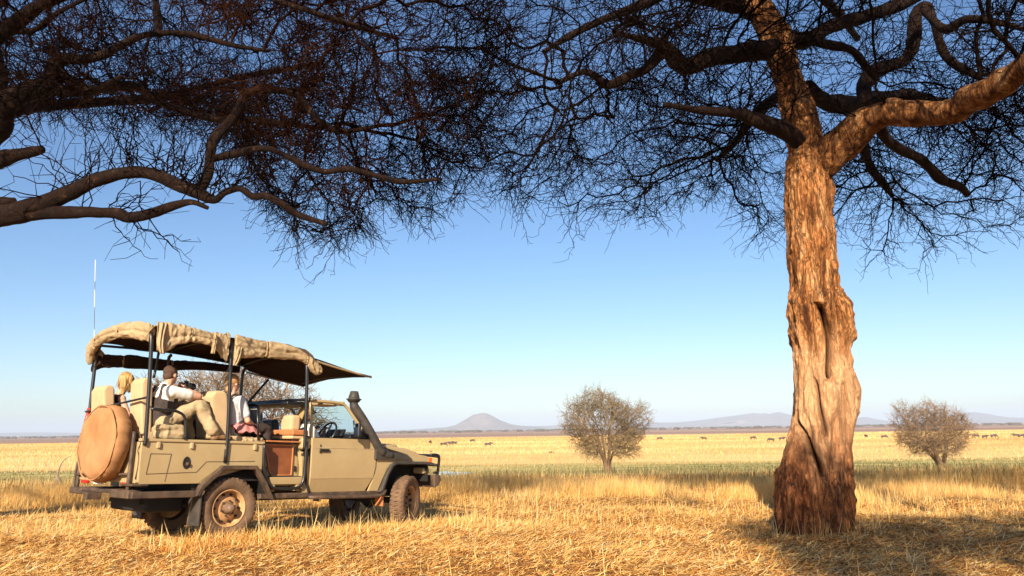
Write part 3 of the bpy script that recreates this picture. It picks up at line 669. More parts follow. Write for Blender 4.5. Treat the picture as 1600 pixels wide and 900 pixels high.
def crown_pts(n, rng, box_, under, top, outl, clump=(.55, -.15), seed=0):
    P = rng.uniform(0, 1, (n, 3)) * (np.array(box_[1]) - np.array(box_[0])) + np.array(box_[0])
    u_ = under(P); tp = top(P); P = P[(P[:, 2] > u_) & (P[:, 2] < tp)]
    P = P[vnoise(P + seed, clump[0]) + .5 * vnoise(P + seed, clump[0] * 2.3) > clump[1] + .06]
    px, py, d = proj_np(P); lim = np.interp(px, [o_[0] for o_ in outl], [o_[1] for o_ in outl])
    ok = (py < lim) | (d < 1); P = P[ok & sun_clear(P)]
    return P
rng = np.random.default_rng(31)
outR = [(700, 150), (760, 250), (790, 315), (850, 330), (905, 345), (960, 325), (1000, 345), (1060, 320), (1110, 305), (1150, 310), (1185, 400), (1215, 425), (1330, 430), (1350, 425), (1400, 405), (1450, 405), (1500, 390), (1560, 365), (1700, 330)]
cx, cy = 4.6, 12.0
def dR(P): return np.hypot((P[:, 0] - cx) / 6.4 * np.where(P[:, 0] < cx, 1.12, .8), (P[:, 1] - cy) / 6.2)
PR = crown_pts(32000, rng, ((-2.5, 6.2, 4.0), (13, 19, 10)), lambda P: 6.1 - 1.9 * np.clip(dR(P), 0, 1.2) ** 2 + np.where(P[:, 1] < 10, 0, -.2), lambda P: np.where(dR(P) < 1.05, 9.2 - 1.8 * dR(P) ** 2, -9), outR, (.75, -.03), 3)
Pe = np.vstack([rng.uniform(0, 1, (4600, 3)) * np.array([5.5, 3.6, 2.6]) + np.array([1.2, 5.6, 7.2]), rng.uniform(0, 1, (3000, 3)) * np.array([5, 4, 2.2]) + np.array([5, 3.6, 7.5])]); Pe = Pe[(vnoise(Pe, .7) > -.3) & sun_clear(Pe)]
PR = np.vstack([PR, Pe])
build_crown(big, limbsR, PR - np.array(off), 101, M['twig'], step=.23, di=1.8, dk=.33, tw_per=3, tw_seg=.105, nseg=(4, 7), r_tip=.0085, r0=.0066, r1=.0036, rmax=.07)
rng = np.random.default_rng(77)
Ps = rng.uniform(0, 1, (4200, 3)) * np.array([9.0, 3.2, 1.45]) + np.array([0.9, -2.6, 5.05])
Ps[:, 2] += .18 * (Ps[:, 1] - .5)
Ps = Ps[(vnoise(Ps, .8) > -.35)]
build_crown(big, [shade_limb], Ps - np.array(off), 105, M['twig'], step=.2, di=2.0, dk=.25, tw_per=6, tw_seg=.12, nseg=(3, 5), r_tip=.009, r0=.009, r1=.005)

# ---- left tree, trunk out of frame
LTX, LTY = -13.6, 9.2
lt = empty('thorn_tree', (LTX, LTY, gh(LTX, LTY)))
tag(lt, 'spreading thorn tree reaching in from the left edge over the vehicle', 'tree')
offl = Vector(lt.location)
limb('trunk', rel([(-13.6, 9.2, -.3, .66), (-13.6, 9.2, .3, .54), (-13.4, 9.2, 1.3, .46), (-12.9, 9.2, 2.5, .42), (-11.9, 9.3, 3.5, .38), (-10.5, 9.4, 4.2, .34), (-9.0, 9.5, 4.6, .28), (-8.2, 9.5, 4.75, .24)], offl), M['bark'], lt, sides=64, k=20, bump_=.10)
LL = [
 [(-330, 300, 9.4, 66), (-200, 330, 9.3, 50), (-90, 352, 9.2, 38), (-20, 342, 9.1, 33), (50, 325, 9.0, 31), (100, 305, 8.9, 28), (150, 283, 8.9, 24), (200, 270, 8.8, 20), (240, 273, 8.8, 20), (280, 290, 8.8, 21), (308, 300, 8.8, 22), (335, 312, 8.8, 14), (352, 300, 8.8, 12), (375, 295, 8.8, 11), (395, 307, 8.8, 11), (415, 306, 8.8, 10), (440, 318, 8.8, 10), (465, 335, 8.9, 9), (510, 350, 8.9, 7)],
 [(-20, 345, 9.1, 30), (45, 335, 9.0, 22), (95, 332, 8.9, 18), (150, 332, 8.8, 18), (185, 334, 8.8, 17), (200, 340, 8.8, 15), (235, 334, 8.7, 13), (270, 322, 8.7, 12), (300, 316, 8.7, 10), (325, 325, 8.7, 6)],
 [(312, 298, 8.8, 18), (325, 270, 8.9, 17), (328, 245, 9.0, 16), (333, 220, 9.1, 15), (350, 200, 9.2, 14), (370, 175, 9.3, 13), (385, 148, 9.5, 12), (420, 140, 9.8, 11), (465, 150, 10, 10), (490, 180, 10.2, 9), (530, 205, 10.4, 8), (600, 195, 10.8, 6)],
 [(332, 248, 9.0, 11), (360, 242, 9.0, 11), (410, 232, 9.1, 11), (440, 240, 9.2, 10), (475, 258, 9.3, 11), (510, 268, 9.4, 10), (545, 264, 9.5, 9), (590, 275, 9.6, 9), (630, 284, 9.7, 8), (690, 280, 9.9, 5)],
 [(-150, 300, 10.3, 55), (-70, 260, 10.2, 48), (-15, 210, 10.1, 44), (5, 165, 10, 40), (40, 145, 10, 30), (80, 130, 10, 26), (92, 95, 10, 22), (130, 92, 10, 14), (165, 84, 10, 13), (210, 60, 10, 11), (250, 52, 10.1, 9), (300, 54, 10.2, 9), (360, 70, 10.3, 8), (420, 80, 10.5, 6)],
 [(60, 140, 10, 24), (100, 142, 10.1, 20), (150, 140, 10.3, 16), (200, 132, 10.5, 14), (235, 150, 10.6, 13), (262, 165, 10.7, 12), (300, 178, 10.9, 11), (350, 188, 11.1, 10), (400, 188, 11.3, 9), (450, 195, 11.6, 8), (520, 200, 12, 6)],
 [(85, 110, 10, 18), (120, 130, 9.8, 12), (150, 140, 9.6, 11), (190, 120, 9.4, 8)],
 [(-15, 175, 10.2, 40), (-5, 120, 10.3, 32), (-20, 60, 10.5, 28), (-10, 10, 10.7, 22), (30, -30, 11, 16)],
 [(248, 54, 10.1, 12), (246, 25, 10.2, 12), (240, -20, 10.4, 10)],
 [(-60, 60, 10.5, 22), (0, 50, 10.5, 12), (50, 48, 10.6, 9), (90, 20, 10.8, 8), (150, -10, 11, 6)],
 [(-150, 285, 10.2, 34), (-60, 265, 9.9, 30), (0, 248, 9.7, 27), (35, 240, 9.6, 20), (66, 234, 9.5, 12)],
 [(-120, 325, 9.6, 30), (-40, 318, 9.5, 22), (8, 316, 9.4, 14), (24, 313, 9.4, 8)],
 [(20, 170, 10.1, 26), (60, 165, 11, 20), (150, 160, 12, 15), (260, 150, 13.3, 12), (380, 120, 14.5, 10), (500, 100, 15.4, 8)],
 [(-10, 60, 10.5, 24), (80, 0, 9.8, 18), (200, -40, 9.2, 14), (330, -30, 8.8, 11), (460, 10, 8.6, 8), (560, 40, 8.6, 6)],
 [(50, -20, 11, 18), (200, -60, 12, 16), (380, -20, 13, 12), (520, 30, 13.8, 9), (620, 60, 14.4, 7)],
]
limbsL = []
for i, sp_ in enumerate(LL):
    o, S_ = limb('branch', rel(px_limb(sp_), offl), M['limb'], lt, sides=16, seed=i * 2.3 + 40, bump_=.25)
    limbsL.append(S_)
outL = [(-200, 190), (0, 172), (90, 175), (150, 180), (250, 185), (330, 190), (370, 240), (420, 330), (460, 372), (520, 378), (575, 372), (600, 330), (640, 345), (670, 350), (700, 325), (745, 300), (775, 230), (810, 120), (850, 0)]
def dL(P): return np.hypot((P[:, 0] + 8.0) / 8.6, (P[:, 1] - 11.5) / 6.0)
rng = np.random.default_rng(57)
PL = crown_pts(37000, rng, ((-17, 6.5, 3.2), (1.5, 18, 9.6)), lambda P: 4.9 - .3 * dL(P) + np.where(P[:, 0] > -5.2, -1.1, 0), lambda P: np.where(dL(P) < 1.0, 8.6 - 1.6 * dL(P) ** 2, -9), outL, (.75, -.14), 8)
def densL(P):
    px, py, d = proj_np(P + np.array(offl)); return np.clip(.72 + .6 * np.exp(-((px - 500) / 190) ** 2 - ((py - 90) / 150) ** 2) - .15 * (py > 230), 0, 1)
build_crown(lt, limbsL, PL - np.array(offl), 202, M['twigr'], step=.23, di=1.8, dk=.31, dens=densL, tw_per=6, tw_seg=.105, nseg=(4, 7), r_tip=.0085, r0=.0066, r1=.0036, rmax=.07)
# sparse thin shoots along the low limb
rng = np.random.default_rng(66); Pp, Dd = [], []
for q in limbsL[0][30:86]:
    for _ in range(2):
        if rng.random() < .55: Pp.append(q[:3]); Dd.append((rng.normal(.1, .5), rng.normal(0, .5), abs(rng.normal(.8, .4))))
for q in limbsL[1][14:60]:
    if rng.random() < .35: Pp.append(q[:3]); Dd.append((rng.normal(.2, .5), rng.normal(0, .5), rng.normal(.1, .6)))
tw = twigs(np.array(Pp), np.array(Dd), rng, (5, 9), .11, .5, .02, .008, .7, .003, .14)
Vt, Ftt = segs_mesh(*tw, 4); mesh_np('shoots', Vt, Ftt, M['twig'], lt)

# ---- round leafless bushes
def bush(x, y, wd, ht, seed, label, mat_=None, lean=0, flat=1.0, n=2600, tw=3, base=.14, trunks=7, lowcut=.10):
    root = empty('thorn_bush', (x, y, gh(x, y) - .05)); tag(root, label, 'bush', 'leafless thorn bushes on the plain')
    rng = np.random.default_rng(seed); A = rng.normal(0, 1, (n, 3)); A /= np.linalg.norm(A, axis=1, keepdims=True); A *= rng.uniform(.15, 1, (n, 1)) ** .45
    A *= (1 + .50 * vnoise(A * 1.0 + seed, 1.4)[:, None] + .16 * vnoise(A + seed, 4)[:, None])
    A = A[A[:, 2] > -.86]
    A = A * np.array([wd / 2, wd / 2, ht * .42]) + np.array([lean, 0, ht * .58]); A[:, :2] *= (.68 + .32 * np.clip(A[:, 2] / (ht * .45), 0, 1))[:, None]
    A = A[(A[:, 2] > ht * lowcut)]
    L = []; Vv = bmesh.new()
    for k in range(trunks):
        a = 2 * math.pi * k / trunks + rng.uniform(-.3, .3); sp = rng.uniform(.04, .30) * wd
        pts = [(0 + .1 * math.cos(a), .1 * math.sin(a), 0, base * .55), (lean * .3 + sp * .3 * math.cos(a), sp * .3 * math.sin(a), ht * .16, base * .4), (lean * .6 + sp * .75 * math.cos(a), sp * .75 * math.sin(a), ht * .34, base * .28), (lean + sp * math.cos(a), sp * math.sin(a), ht * .52, base * .18)]
        Sx = smooth_path(pts, 4); tube(Vv, [q[:3] for q in Sx], [max(q[3], .01) for q in Sx], 7); L.append(np.array(Sx))
    obj('trunk', Vv, M['bushbark'], root, smooth=True)
    build_crown(root, L, A, seed + 300, mat_ or M['bushtwig'], step=wd * .045, di=wd * .4, dk=wd * .058, tw_per=tw, tw_seg=wd * .027, nseg=(3, 5), r_tip=wd * .0022, r0=wd * .0020, r1=wd * .0011, start_every=1, smin=4, rmax=.06, droop=.03, spread=.4)
    return root
M['bushbark'] = mat('bush_bark', (.16, .09, .05), .9, col2=(.24, .15, .09), nscale=5)
M['bushwarm'] = mat('warm_bush_twig', (.12, .085, .04), .9, col2=(.32, .22, .12), nscale=1.2)
bush(5.15, 45, 4.4, 4.5, 1, 'rounded leafless bush in the middle distance left of the big trunk', M['bushwarm'], lean=-.1, n=3200, trunks=11, tw=3)
bush(26.3, 50, 4.1, 3.95, 2, 'leaning leafless bush on a single crooked stem near the right edge', M['bushtwig'], lean=-.75, n=2000, trunks=3, base=.34, lowcut=.22, tw=4)
bush(-10.2, 29, 6.0, 4.25, 3, 'broad grey brown bush seen through the open vehicle', M['bushtwig'], n=2200, tw=3, trunks=9)
bush(-14.3, 34, 3.6, 3.9, 4, 'smaller bush seen between the seats at the rear of the vehicle', M['bushtwig'], n=1500, tw=4, trunks=6)

# dead stump left of the vehicle
p = at(95, 746, 24.5); root = empty('dead_stump', (p.x, p.y, gh(p.x, p.y))); tag(root, 'small grey dead stump with one thin curved branch at the left', 'stump')
g0 = .1
limb('trunk', [(.06, 0, -.1, .09), (.0, 0, .2 + g0, .07), (-.08, 0, .38 + g0, .06), (-.16, .02, .50 + g0, .03)], M['dead'], root, sides=12, bump_=.3)
limb('branch', [(-.12, 0, .42 + g0, .03), (-.08, 0, .62 + g0, .022), (-.02, 0, .82 + g0, .018), (.10, .02, .98 + g0, .014), (.27, .02, 1.05 + g0, .008)], M['dead'], root, sides=8, bump_=.2)
limb('branch', [(.1, 0, .02, .05), (.3, -.1, .12 + g0, .045), (.6, -.1, .12 + g0, .03)], M['dead'], root, sides=8, bump_=.3)

# ------------------------------------------------------------ the open safari vehicle. local frame: x forward, y left, z up; near side is y < 0
HEAD, PITCH = R(49.95), R(2.6)
VM = Matrix.Translation((-4.37, 11.22, .02)) @ Matrix.Rotation(HEAD, 4, 'Z') @ Matrix.Rotation(PITCH, 4, 'Y')
car = empty('safari_vehicle'); car.matrix_world = VM
tag(car, 'tan open sided safari vehicle with rolled canvas roof standing in dry grass', 'vehicle')
def v3(u, s, z): return (u, -s, z)
def Bx(bm, u, s, z): box(bm, (u[0], -s[1], z[0]), (u[1], -s[0], z[1]))
def single(name, u, s, z, m_, par=car, bev=.008, seg=2):
    bm = bmesh.new(); Bx(bm, u, s, z); return obj(name, bm, m_, par, bevel=bev, seg=seg)
def pipe(name, pts, r_, m_, par=car, k=4, sides=10, sm=True):
    bm = bmesh.new(); P_ = smooth_path([v3(*p) for p in pts], k) if sm and len(pts) > 2 else [v3(*p) for p in pts]
    tube(bm, P_, r_, sides); return obj(name, bm, m_, par, smooth=True)

W = .86
# rear tub side with the wheel arch cut out
arch = [(-.50, .72), (-.44, .72), (-.20, .93), (.28, .93), (.42, .74)]
def tub_side(sgn, name):
    pr = [(-1.25, .75), (-1.22, .72)] + arch + [(.42, 1.19), (.40, 1.225), (-1.25, 1.225)]
    bm = bmesh.new(); y0, y1 = -sgn * W, -sgn * (W - .045); prism(bm, pr, min(y0, y1), max(y0, y1))
    o = obj(name, bm, M['paint'], car, bevel=.006)
    # rail along the top, pressed panel edges, fuel recess
    bm = bmesh.new(); ya = sgn * (W + .018)
    Bx(bm, (-1.27, .43), sorted((sgn * (W - .06), ya)), (1.225, 1.262)); obj('top_rail', bm, M['paint'], o, bevel=.008)
    for u in (-1.05, -.62, -.14, .28):
        bm = bmesh.new(); Bx(bm, (u - .02, u + .02), sorted((sgn * W, sgn * (W + .028))), (1.15, 1.224)); obj('rail_hook', bm, M['paintd'], o, bevel=.006)
    bm = bmesh.new()
    for pts in ([(-1.13, 1.08), (-.87, 1.08)], [(-1.13, 1.08), (-1.16, .84)], [(-.87, 1.08), (-.92, .75)], [(-1.16, .84), (-.52, .86)], [(-.52, .86), (-.40, .99), (.30, 1.0)], ):
        tube(bm, [v3(a, sgn * (W + .0015), b) for a, b in pts], .004, 6)
    obj('panel_seam', bm, M['steel'], o)
    return o
nside = tub_side(1, 'side_panel'); fside = tub_side(-1, 'side_panel')
bm = bmesh.new()   # round recess of the fuel filler
ring_ = lathe(bm, [(.062, -W - .004), (.058, -W - .006), (.05, -W - .003), (.0, -W - .003)], 'y', 24, (-.66, 0, .975))
for v in bm.verts: v.co.x = -.66 + (v.co.x + .66) * .85; v.co.z = .975 + (v.co.z - .975) * 1.25
fr_ = obj('fuel_recess', bm, M['dark'], nside, smooth=True)
bm = bmesh.new(); lathe(bm, [(0, -W - .03), (.022, -W - .03), (.026, -W - .02), (.026, -W)], 'y', 16, (-.65, 0, .96)); obj('fuel_cap', bm, M['steel'], fr_, smooth=True)
# bed, bulkheads, underbody
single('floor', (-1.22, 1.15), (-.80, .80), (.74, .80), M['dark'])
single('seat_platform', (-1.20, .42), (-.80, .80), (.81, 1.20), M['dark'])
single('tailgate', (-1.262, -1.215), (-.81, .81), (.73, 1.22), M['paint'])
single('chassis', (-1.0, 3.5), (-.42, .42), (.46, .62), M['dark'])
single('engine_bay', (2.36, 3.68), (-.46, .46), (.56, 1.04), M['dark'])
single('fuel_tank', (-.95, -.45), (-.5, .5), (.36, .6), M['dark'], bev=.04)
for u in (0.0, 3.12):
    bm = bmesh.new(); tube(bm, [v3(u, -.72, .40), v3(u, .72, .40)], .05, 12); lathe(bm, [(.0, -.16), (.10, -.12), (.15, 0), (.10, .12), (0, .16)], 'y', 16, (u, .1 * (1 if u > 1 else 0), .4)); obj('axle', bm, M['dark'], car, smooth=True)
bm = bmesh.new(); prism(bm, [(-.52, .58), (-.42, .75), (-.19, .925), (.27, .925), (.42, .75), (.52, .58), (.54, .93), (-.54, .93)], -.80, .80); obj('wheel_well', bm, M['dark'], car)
# angular rear flares
for sg in (1, -1):
    outer = [(-.53, .57), (-.47, .70), (-.19, .945), (.31, .945), (.47, .73), (.60, .50)]
    inner = [(.555, .50), (.43, .70), (.28, .895), (-.165, .895), (-.42, .665), (-.48, .57)]
    bm = bmesh.new(); prism(bm, outer + inner, *sorted((-sg * (W - .02), -sg * (W + .075)))); obj('rear_flare', bm, M['steel'], car, bevel=.006)
    bm = bmesh.new(); Bx(bm, (-.455, -.43), sorted((sg * .62, sg * (W + .04))), (.20, .60)); obj('mud_flap', bm, M['plastic'], car, bevel=.004)
# step bar along the rear overhang
single('side_step', (-1.32, -.50), (.80, .90), (.555, .635), M['steel'], bev=.012)
single('side_step', (-1.32, -.50), (-.90, -.80), (.555, .635), M['steel'], bev=.012)
# opening between tub and cab
pipe('doorway_frame', [(.42, .875, 1.24), (.43, .875, 1.0), (.47, .875, .80), (.58, .875, .66), (.74, .875, .635), (.98, .875, .64), (1.07, .875, .70), (1.10, .875, .85), (1.10, .875, 1.28)], .022, M['black'])
cab_ = single('cabinet', (.55, 1.16), (.42, .70), (.66, 1.245), M['paint'])
bm = bmesh.new(); prism(bm, [(.52, 1.235), (.56, 1.10), (.62, .86), (.66, .80), (1.00, .80), (1.00, 1.235)], -.716, -.702); pn = obj('leather_panel', bm, M['wood'], cab_, bevel=.004)
bm = bmesh.new(); tube(bm, [v3(a, .718, b) for a, b in ((.535, 1.225), (.63, .865), (.67, .812), (.988, .812), (.988, 1.225), (.535, 1.225))], .012, 6); obj('panel_frame', bm, M['orangew'], pn)
single('hinge', (1.03, 1.06), (.70, .725), (1.09, 1.2), M['black'], cab_, .004)
single('hinge', (1.04, 1.06), (.70, .72), (.86, .94), M['black'], cab_, .004)
single('cabinet_shelf', (.5, 1.17), (.36, .80), (1.262, 1.285), M['orangew'], cab_, .005)
sill = single('sill_box', (.56, 1.14), (.66, .845), (.69, .79), M['paint'])
single('step_bracket', (.60, .66), (.7, .84), (.60, .69), M['paint']); single('step_bracket', (1.0, 1.06), (.7, .84), (.60, .69), M['paint'])
single('sill', (.42, 2.56), (.74, .865), (.50, .575), M['steel'], bev=.015)
single('sill', (.42, 2.56), (-.865, -.74), (.50, .575), M['steel'], bev=.015)
pipe('side_tube', [(1.18, .90, .51), (1.8, .925, .50), (2.45, .925, .505), (2.60, .90, .58)], .026, M['steel'])
# cab: rear corner post
bm = bmesh.new(); prism(bm, [(1.10, .56), (1.215, .56), (1.20, .75), (1.185, 1.0), (1.185, 1.10), (1.13, 1.12), (1.07, 1.14), (1.12, .9)], -.84, -.72); cp = obj('cab_corner', bm, M['paint'], car, bevel=.01)
single('corner_cheek', (1.06, 1.205), (.70, .845), (1.17, 1.34), M['paint'], cp, .04, 4)
for z_ in (1.135, 1.15, 1.165): 
    for u_ in (1.09, 1.16): single('hinge_bolt', (u_ - .015, u_ + .015), (.8, .858), (z_ - .055, z_ - .03), M['black'], cp, .004)
pipe('cab_seal', [(1.145, .85, 1.08), (1.135, .85, .9), (1.16, .85, .72), (1.215, .85, .56)], .016, M['dark'])
def door_pts(): return [(1.215, .575), (1.208, .75), (1.205, 1.335), (1.235, 1.345), (2.34, 1.345), (2.405, 1.30), (2.405, .93), (2.375, .82), (2.362, .775), (2.25, .575)]
for sg in (1, -1):
    dp_ = door_pts(); bm = bmesh.new(); prism(bm, [(1.2085, .7715)] + dp_[2:9], *sorted((-sg * .868, -sg * .82))); b2_ = bmesh.new(); prism(b2_, [dp_[0], (1.2085, .7705), (2.3605, .7705), dp_[9]], *sorted((-sg * .8675, -sg * .81)))
    for v in b2_.verts:
        if abs(v.co.y) > .85 and v.co.z < .7: v.co.y -= -sg * .045
    mt_ = bpy.data.meshes.new('t'); b2_.to_mesh(mt_); b2_.free(); bm.from_mesh(mt_); bpy.data.meshes.remove(mt_); d_ = obj('door', bm, M['paint'], car, bevel=.010, seg=3)
    bm = bmesh.new(); Bx(bm, (1.21, 2.402), sorted((sg * .867, sg * .8725)), (1.198, 1.209)); Bx(bm, (1.21, 2.36), sorted((sg * .867, sg * .8715)), (.766, .776)); obj('crease', bm, M['paintd'], d_)
    bm = bmesh.new(); Bx(bm, (1.34, 1.50), sorted((sg * .868, sg * .895)), (1.145, 1.185)); Bx(bm, (1.335, 1.36), sorted((sg * .868, sg * .885)), (1.125, 1.19)); obj('handle', bm, M['black'], d_, bevel=.006)
    single('lock', (1.34, 1.355), sorted((sg * .868, sg * .88)), (1.215, 1.245), M['black'], d_, .003)
    bm = bmesh.new()   # window frame of the door and cab
    tube(bm, smooth_path([v3(1.235, sg * .80, 1.34), v3(1.235, sg * .765, 1.60), v3(1.215, sg * .735, 1.86)], 3), .020, 8)
    obj('window_post', bm, M['paint'], d_, smooth=True)
    # dark seam
    bm = bmesh.new(); tube(bm, [v3(a, sg * .866, b) for a, b in door_pts()[3:8]], .006, 6); obj('door_seam', bm, M['dark'], d_)
# cab roof: only a frame
rf = empty('cab_roof_frame'); rf.parent = car
for sg in (1, -1):
    bm = bmesh.new(); tube(bm, smooth_path([v3(1.18, sg * .72, 1.87), v3(1.5, sg * .72, 1.875), v3(1.78, sg * .71, 1.865), v3(1.90, sg * .71, 1.82), v3(2.10, sg * .74, 1.60), v3(2.35, sg * .79, 1.33)], 4), .024, 8); obj('roof_rail', bm, M['paint'], rf, smooth=True)
    pipe('window_channel', [(2.0, sg * .775, 1.62), (2.03, sg * .80, 1.34)], .012, M['black'], rf)
pipe('header', [(1.84, -.70, 1.865), (1.86, 0, 1.885), (1.84, .70, 1.865)], .034, M['paint'], rf)
pipe('rear_hoop', [(1.18, -.73, 1.30), (1.17, -.73, 1.84), (1.17, -.66, 1.885), (1.17, .66, 1.885), (1.17, .73, 1.84), (1.18, .73, 1.30)], .02, M['black'], rf, k=3)
pipe('rolled_blind', [(1.30, .60, 1.84), (1.5, .62, 1.83), (1.76, .62, 1.85)], .03, M['canvas'], rf)
single('roof_console', (.95, 1.35), (-.5, .55), (1.80, 1.86), M['black'], rf, .02)
pipe('cross_bar', [(.30, -.82, 1.70), (.28, .86, 1.69)], .016, M['black'])
pipe('side_bar', [(.28, .86, 1.69), (.33, .86, 1.28)], .016, M['black'])
pipe('long_bar', [(.28, -.80, 1.70), (1.17, -.70, 1.86)], .022, M['black'])
# windscreen: frame and tinted glass
bm = bmesh.new(); q = [v3(1.87, -.68, 1.85), v3(1.87, .68, 1.85), v3(2.34, .76, 1.33), v3(2.34, -.76, 1.33)]
f_ = bm.faces.new([bm.verts.new(c) for c in q]); rs = bmesh.ops.extrude_face_region(bm, geom=[f_]); bmesh.ops.translate(bm, verts=[e for e in rs['geom'] if isinstance(e, bmesh.types.BMVert)], vec=(.004, 0, .004))
ws = obj('windscreen', bm, M['glass'], car)
for sg in (1, -1): pipe('wiper', [(2.30, sg * .1, 1.335), (2.20, sg * .45, 1.44)], .008, M['black'], ws)
bm = bmesh.new(); prism(bm, [(2.04, 1.345), (2.36, 1.345), (2.30, 1.42), (2.17, 1.56)], -.84, -.815); obj('quarter_panel', bm, M['black'], car, bevel=.004)
pipe('screen_bar', [(2.27, -.78, 1.335), (2.27, .78, 1.335)], .02, M['paint'], ws)
# inside the cab
bm = bmesh.new(); prism(bm, [(1.98, 1.05), (2.25, 1.05), (2.27, 1.34), (2.12, 1.43), (1.98, 1.41), (1.95, 1.25)], -.74, .74); ds = obj('dashboard', bm, M['black'], car, bevel=.02)
bm = bmesh.new(); prism(bm, [(1.90, 1.38), (1.96, 1.38), (2.02, 1.49), (1.97, 1.49)], -.60, -.22); obj('binnacle', bm, M['black'], ds, bevel=.015)
bm = bmesh.new(); cs = Vector(v3(1.80, .40, 1.42)); tl = Matrix.Rotation(R(-62), 3, 'Y'); pts = []
for k in range(29):
    a = 2 * math.pi * k / 28; pts.append(cs + tl @ Vector((.19 * math.cos(a), .19 * math.sin(a), 0)))
tube(bm, pts, .015, 8, cap=False)
for k in (0, 9, 19): a = 2 * math.pi * k / 28; tube(bm, [cs, cs + tl @ Vector((.185 * math.cos(a), .185 * math.sin(a), 0))], .012, 6)
tube(bm, [cs, cs + Vector((.2, 0, -.12))], .03, 8)
obj('steering_wheel', bm, M['black'], car, smooth=True)
single('cab_floor', (1.16, 2.30), (-.80, .80), (.56, .66), M['dark'])
single('firewall', (2.28, 2.33), (-.80, .80), (.56, 1.32), M['dark'])
def seat(u, s, wd, z0, zc, z1, rake, name='seat', m_=None, th=.13, cushion=True, head=None):
    m_ = m_ or M['seat']; st = empty(name, v3(u, s, z0)); st.parent = car
    bm = bmesh.new(); pr = [(-th / 2, zc - z0 - .05), (th / 2, zc - z0 - .05), (th / 2 + rake - .0, z1 - z0 - .06), (rake + th * .25, z1 - z0), (rake - th * .35, z1 - z0 - .005), (-th / 2 + rake - .02, z1 - z0 - .08)]
    prism(bm, pr, -wd / 2, wd / 2)
    for v in bm.verts:
        if v.co.z > z1 - z0 - .10: v.co.y *= .84
    b_ = obj('backrest', bm, m_, st, bevel=.035, seg=4)
    if cushion:
        bm = bmesh.new(); box(bm, (-.02, -wd / 2, zc - z0 - .12), (.46, wd / 2, zc - z0)); obj('cushion', bm, m_, st, bevel=.03, seg=3)
    return st
seat(-1.07, .40, .36, 1.2, 1.36, 2.02, -.04)
seat(-1.19, -.40, .44, 1.2, 1.36, 1.95, -.05)
seat(-.10, .47, .52, 1.2, 1.33, 1.92, -.08, th=.22)
seat(-.05, -.36, .50, 1.2, 1.33, 1.80, -.06, m_=M['black'])
seat(.50, -.10, .46, 1.2, 1.30, 1.76, -.05, m_=M['black'])
seat(1.34, .40, .46, .9, 1.02, 1.50, -.05, m_=M['black'])
seat(1.34, -.40, .46, .9, 1.02, 1.62, -.05, m_=M['black'])
hr = empty('headrest_block', v3(1.12, .42, 1.45)); hr.parent = car
single('headrest', (1.05, 1.22), (.26, .54), (1.43, 1.665), M['seat'], bev=.045, seg=4)
bpy.data.objects.remove(hr)
single('leather_cushion', (.91, 1.18), (.24, .80), (1.365, 1.445), M['orangew'], bev=.02, seg=3)
single('cushion_base', (.92, 1.16), (.26, .78), (1.315, 1.362), M['seat'], bev=.015)
# front: scuttle, bonnet, wings
bm = bmesh.new(); prism(bm, [(2.27, .58), (2.42, .58), (2.47, .80), (2.62, 1.0), (2.72, 1.02), (3.58, 1.03), (3.70, 1.02), (3.70, .96), (3.56, .88), (3.50, .72), (3.66, .74), (3.72, .90), (3.72, 1.09), (3.60, 1.13), (2.42, 1.245), (2.42, 1.33), (2.36, 1.335), (2.41, 1.29), (2.415, .93), (2.37, .76)], -.868, -.80)
for f in bm.faces: pass
bm.free()
def wing(sg):
    bm = bmesh.new(); ya, yb = sorted((-sg * .868, -sg * .835))
    for pr in ([(2.28, .575), (2.46, .575), (2.54, .74), (2.382, .775)], [(2.382, .775), (2.54, .74), (2.62, .90), (2.68, .965), (2.42, 1.0), (2.416, .93)],
               [(2.42, 1.0), (2.68, .965), (2.80, .99), (2.80, 1.188), (2.42, 1.225)], [(2.80, .99), (3.50, .99), (3.50, 1.12), (2.80, 1.188)], [(3.50, .99), (3.66, .97), (3.72, .95), (3.72, 1.07), (3.66, 1.105), (3.50, 1.12)],
               [(2.416, 1.225), (2.45, 1.222), (2.45, 1.29), (2.416, 1.32)]): prism(bm, pr, ya, yb)
    bmesh.ops.remove_doubles(bm, verts=bm.verts[:], dist=1e-5); return obj('wing', bm, M['paint'], car)
for sg in (1, -1): wing(sg)
# wing tops and bonnet as one stepped solid each
for sg in (1, -1):
    bm = bmesh.new(); prism(bm, [(2.40, 1.05), (3.70, 1.0), (3.72, 1.075), (3.64, 1.105), (2.44, 1.225), (2.40, 1.225)], *sorted((-sg * .62, -sg * .850))); obj('wing_top', bm, M['paint'], car, bevel=.015, seg=3)
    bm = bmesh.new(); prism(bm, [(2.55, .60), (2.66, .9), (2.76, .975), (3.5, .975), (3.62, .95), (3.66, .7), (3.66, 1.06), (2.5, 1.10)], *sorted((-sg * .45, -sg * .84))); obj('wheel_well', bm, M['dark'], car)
    # round front flare
    op = [(2.44, .56), (2.50, .60), (2.60, .83), (2.68, .965), (2.78, 1.015), (3.45, 1.02), (3.66, 1.01), (3.78, .98)]
    ip = [(3.78, .945), (3.62, .965), (3.42, .975), (2.80, .97), (2.72, .93), (2.64, .81), (2.545, .575), (2.50, .54)]
    bm = bmesh.new(); prism(bm, op + ip, *sorted((-sg * .84, -sg * .925))); obj('front_flare', bm, M['plastic'], car, bevel=.012, seg=3)
    bm = bmesh.new(); Bx(bm, (2.56, 2.585), sorted((sg * .70, sg * .88)), (.34, .5)); mf = obj('mud_flap', bm, M['orangew'], car, bevel=.004)
bm = bmesh.new(); prism(bm, [(2.30, 1.0), (3.72, .95), (3.74, 1.14), (3.66, 1.205), (3.3, 1.262), (2.75, 1.31), (2.30, 1.335)], -.60, .60)
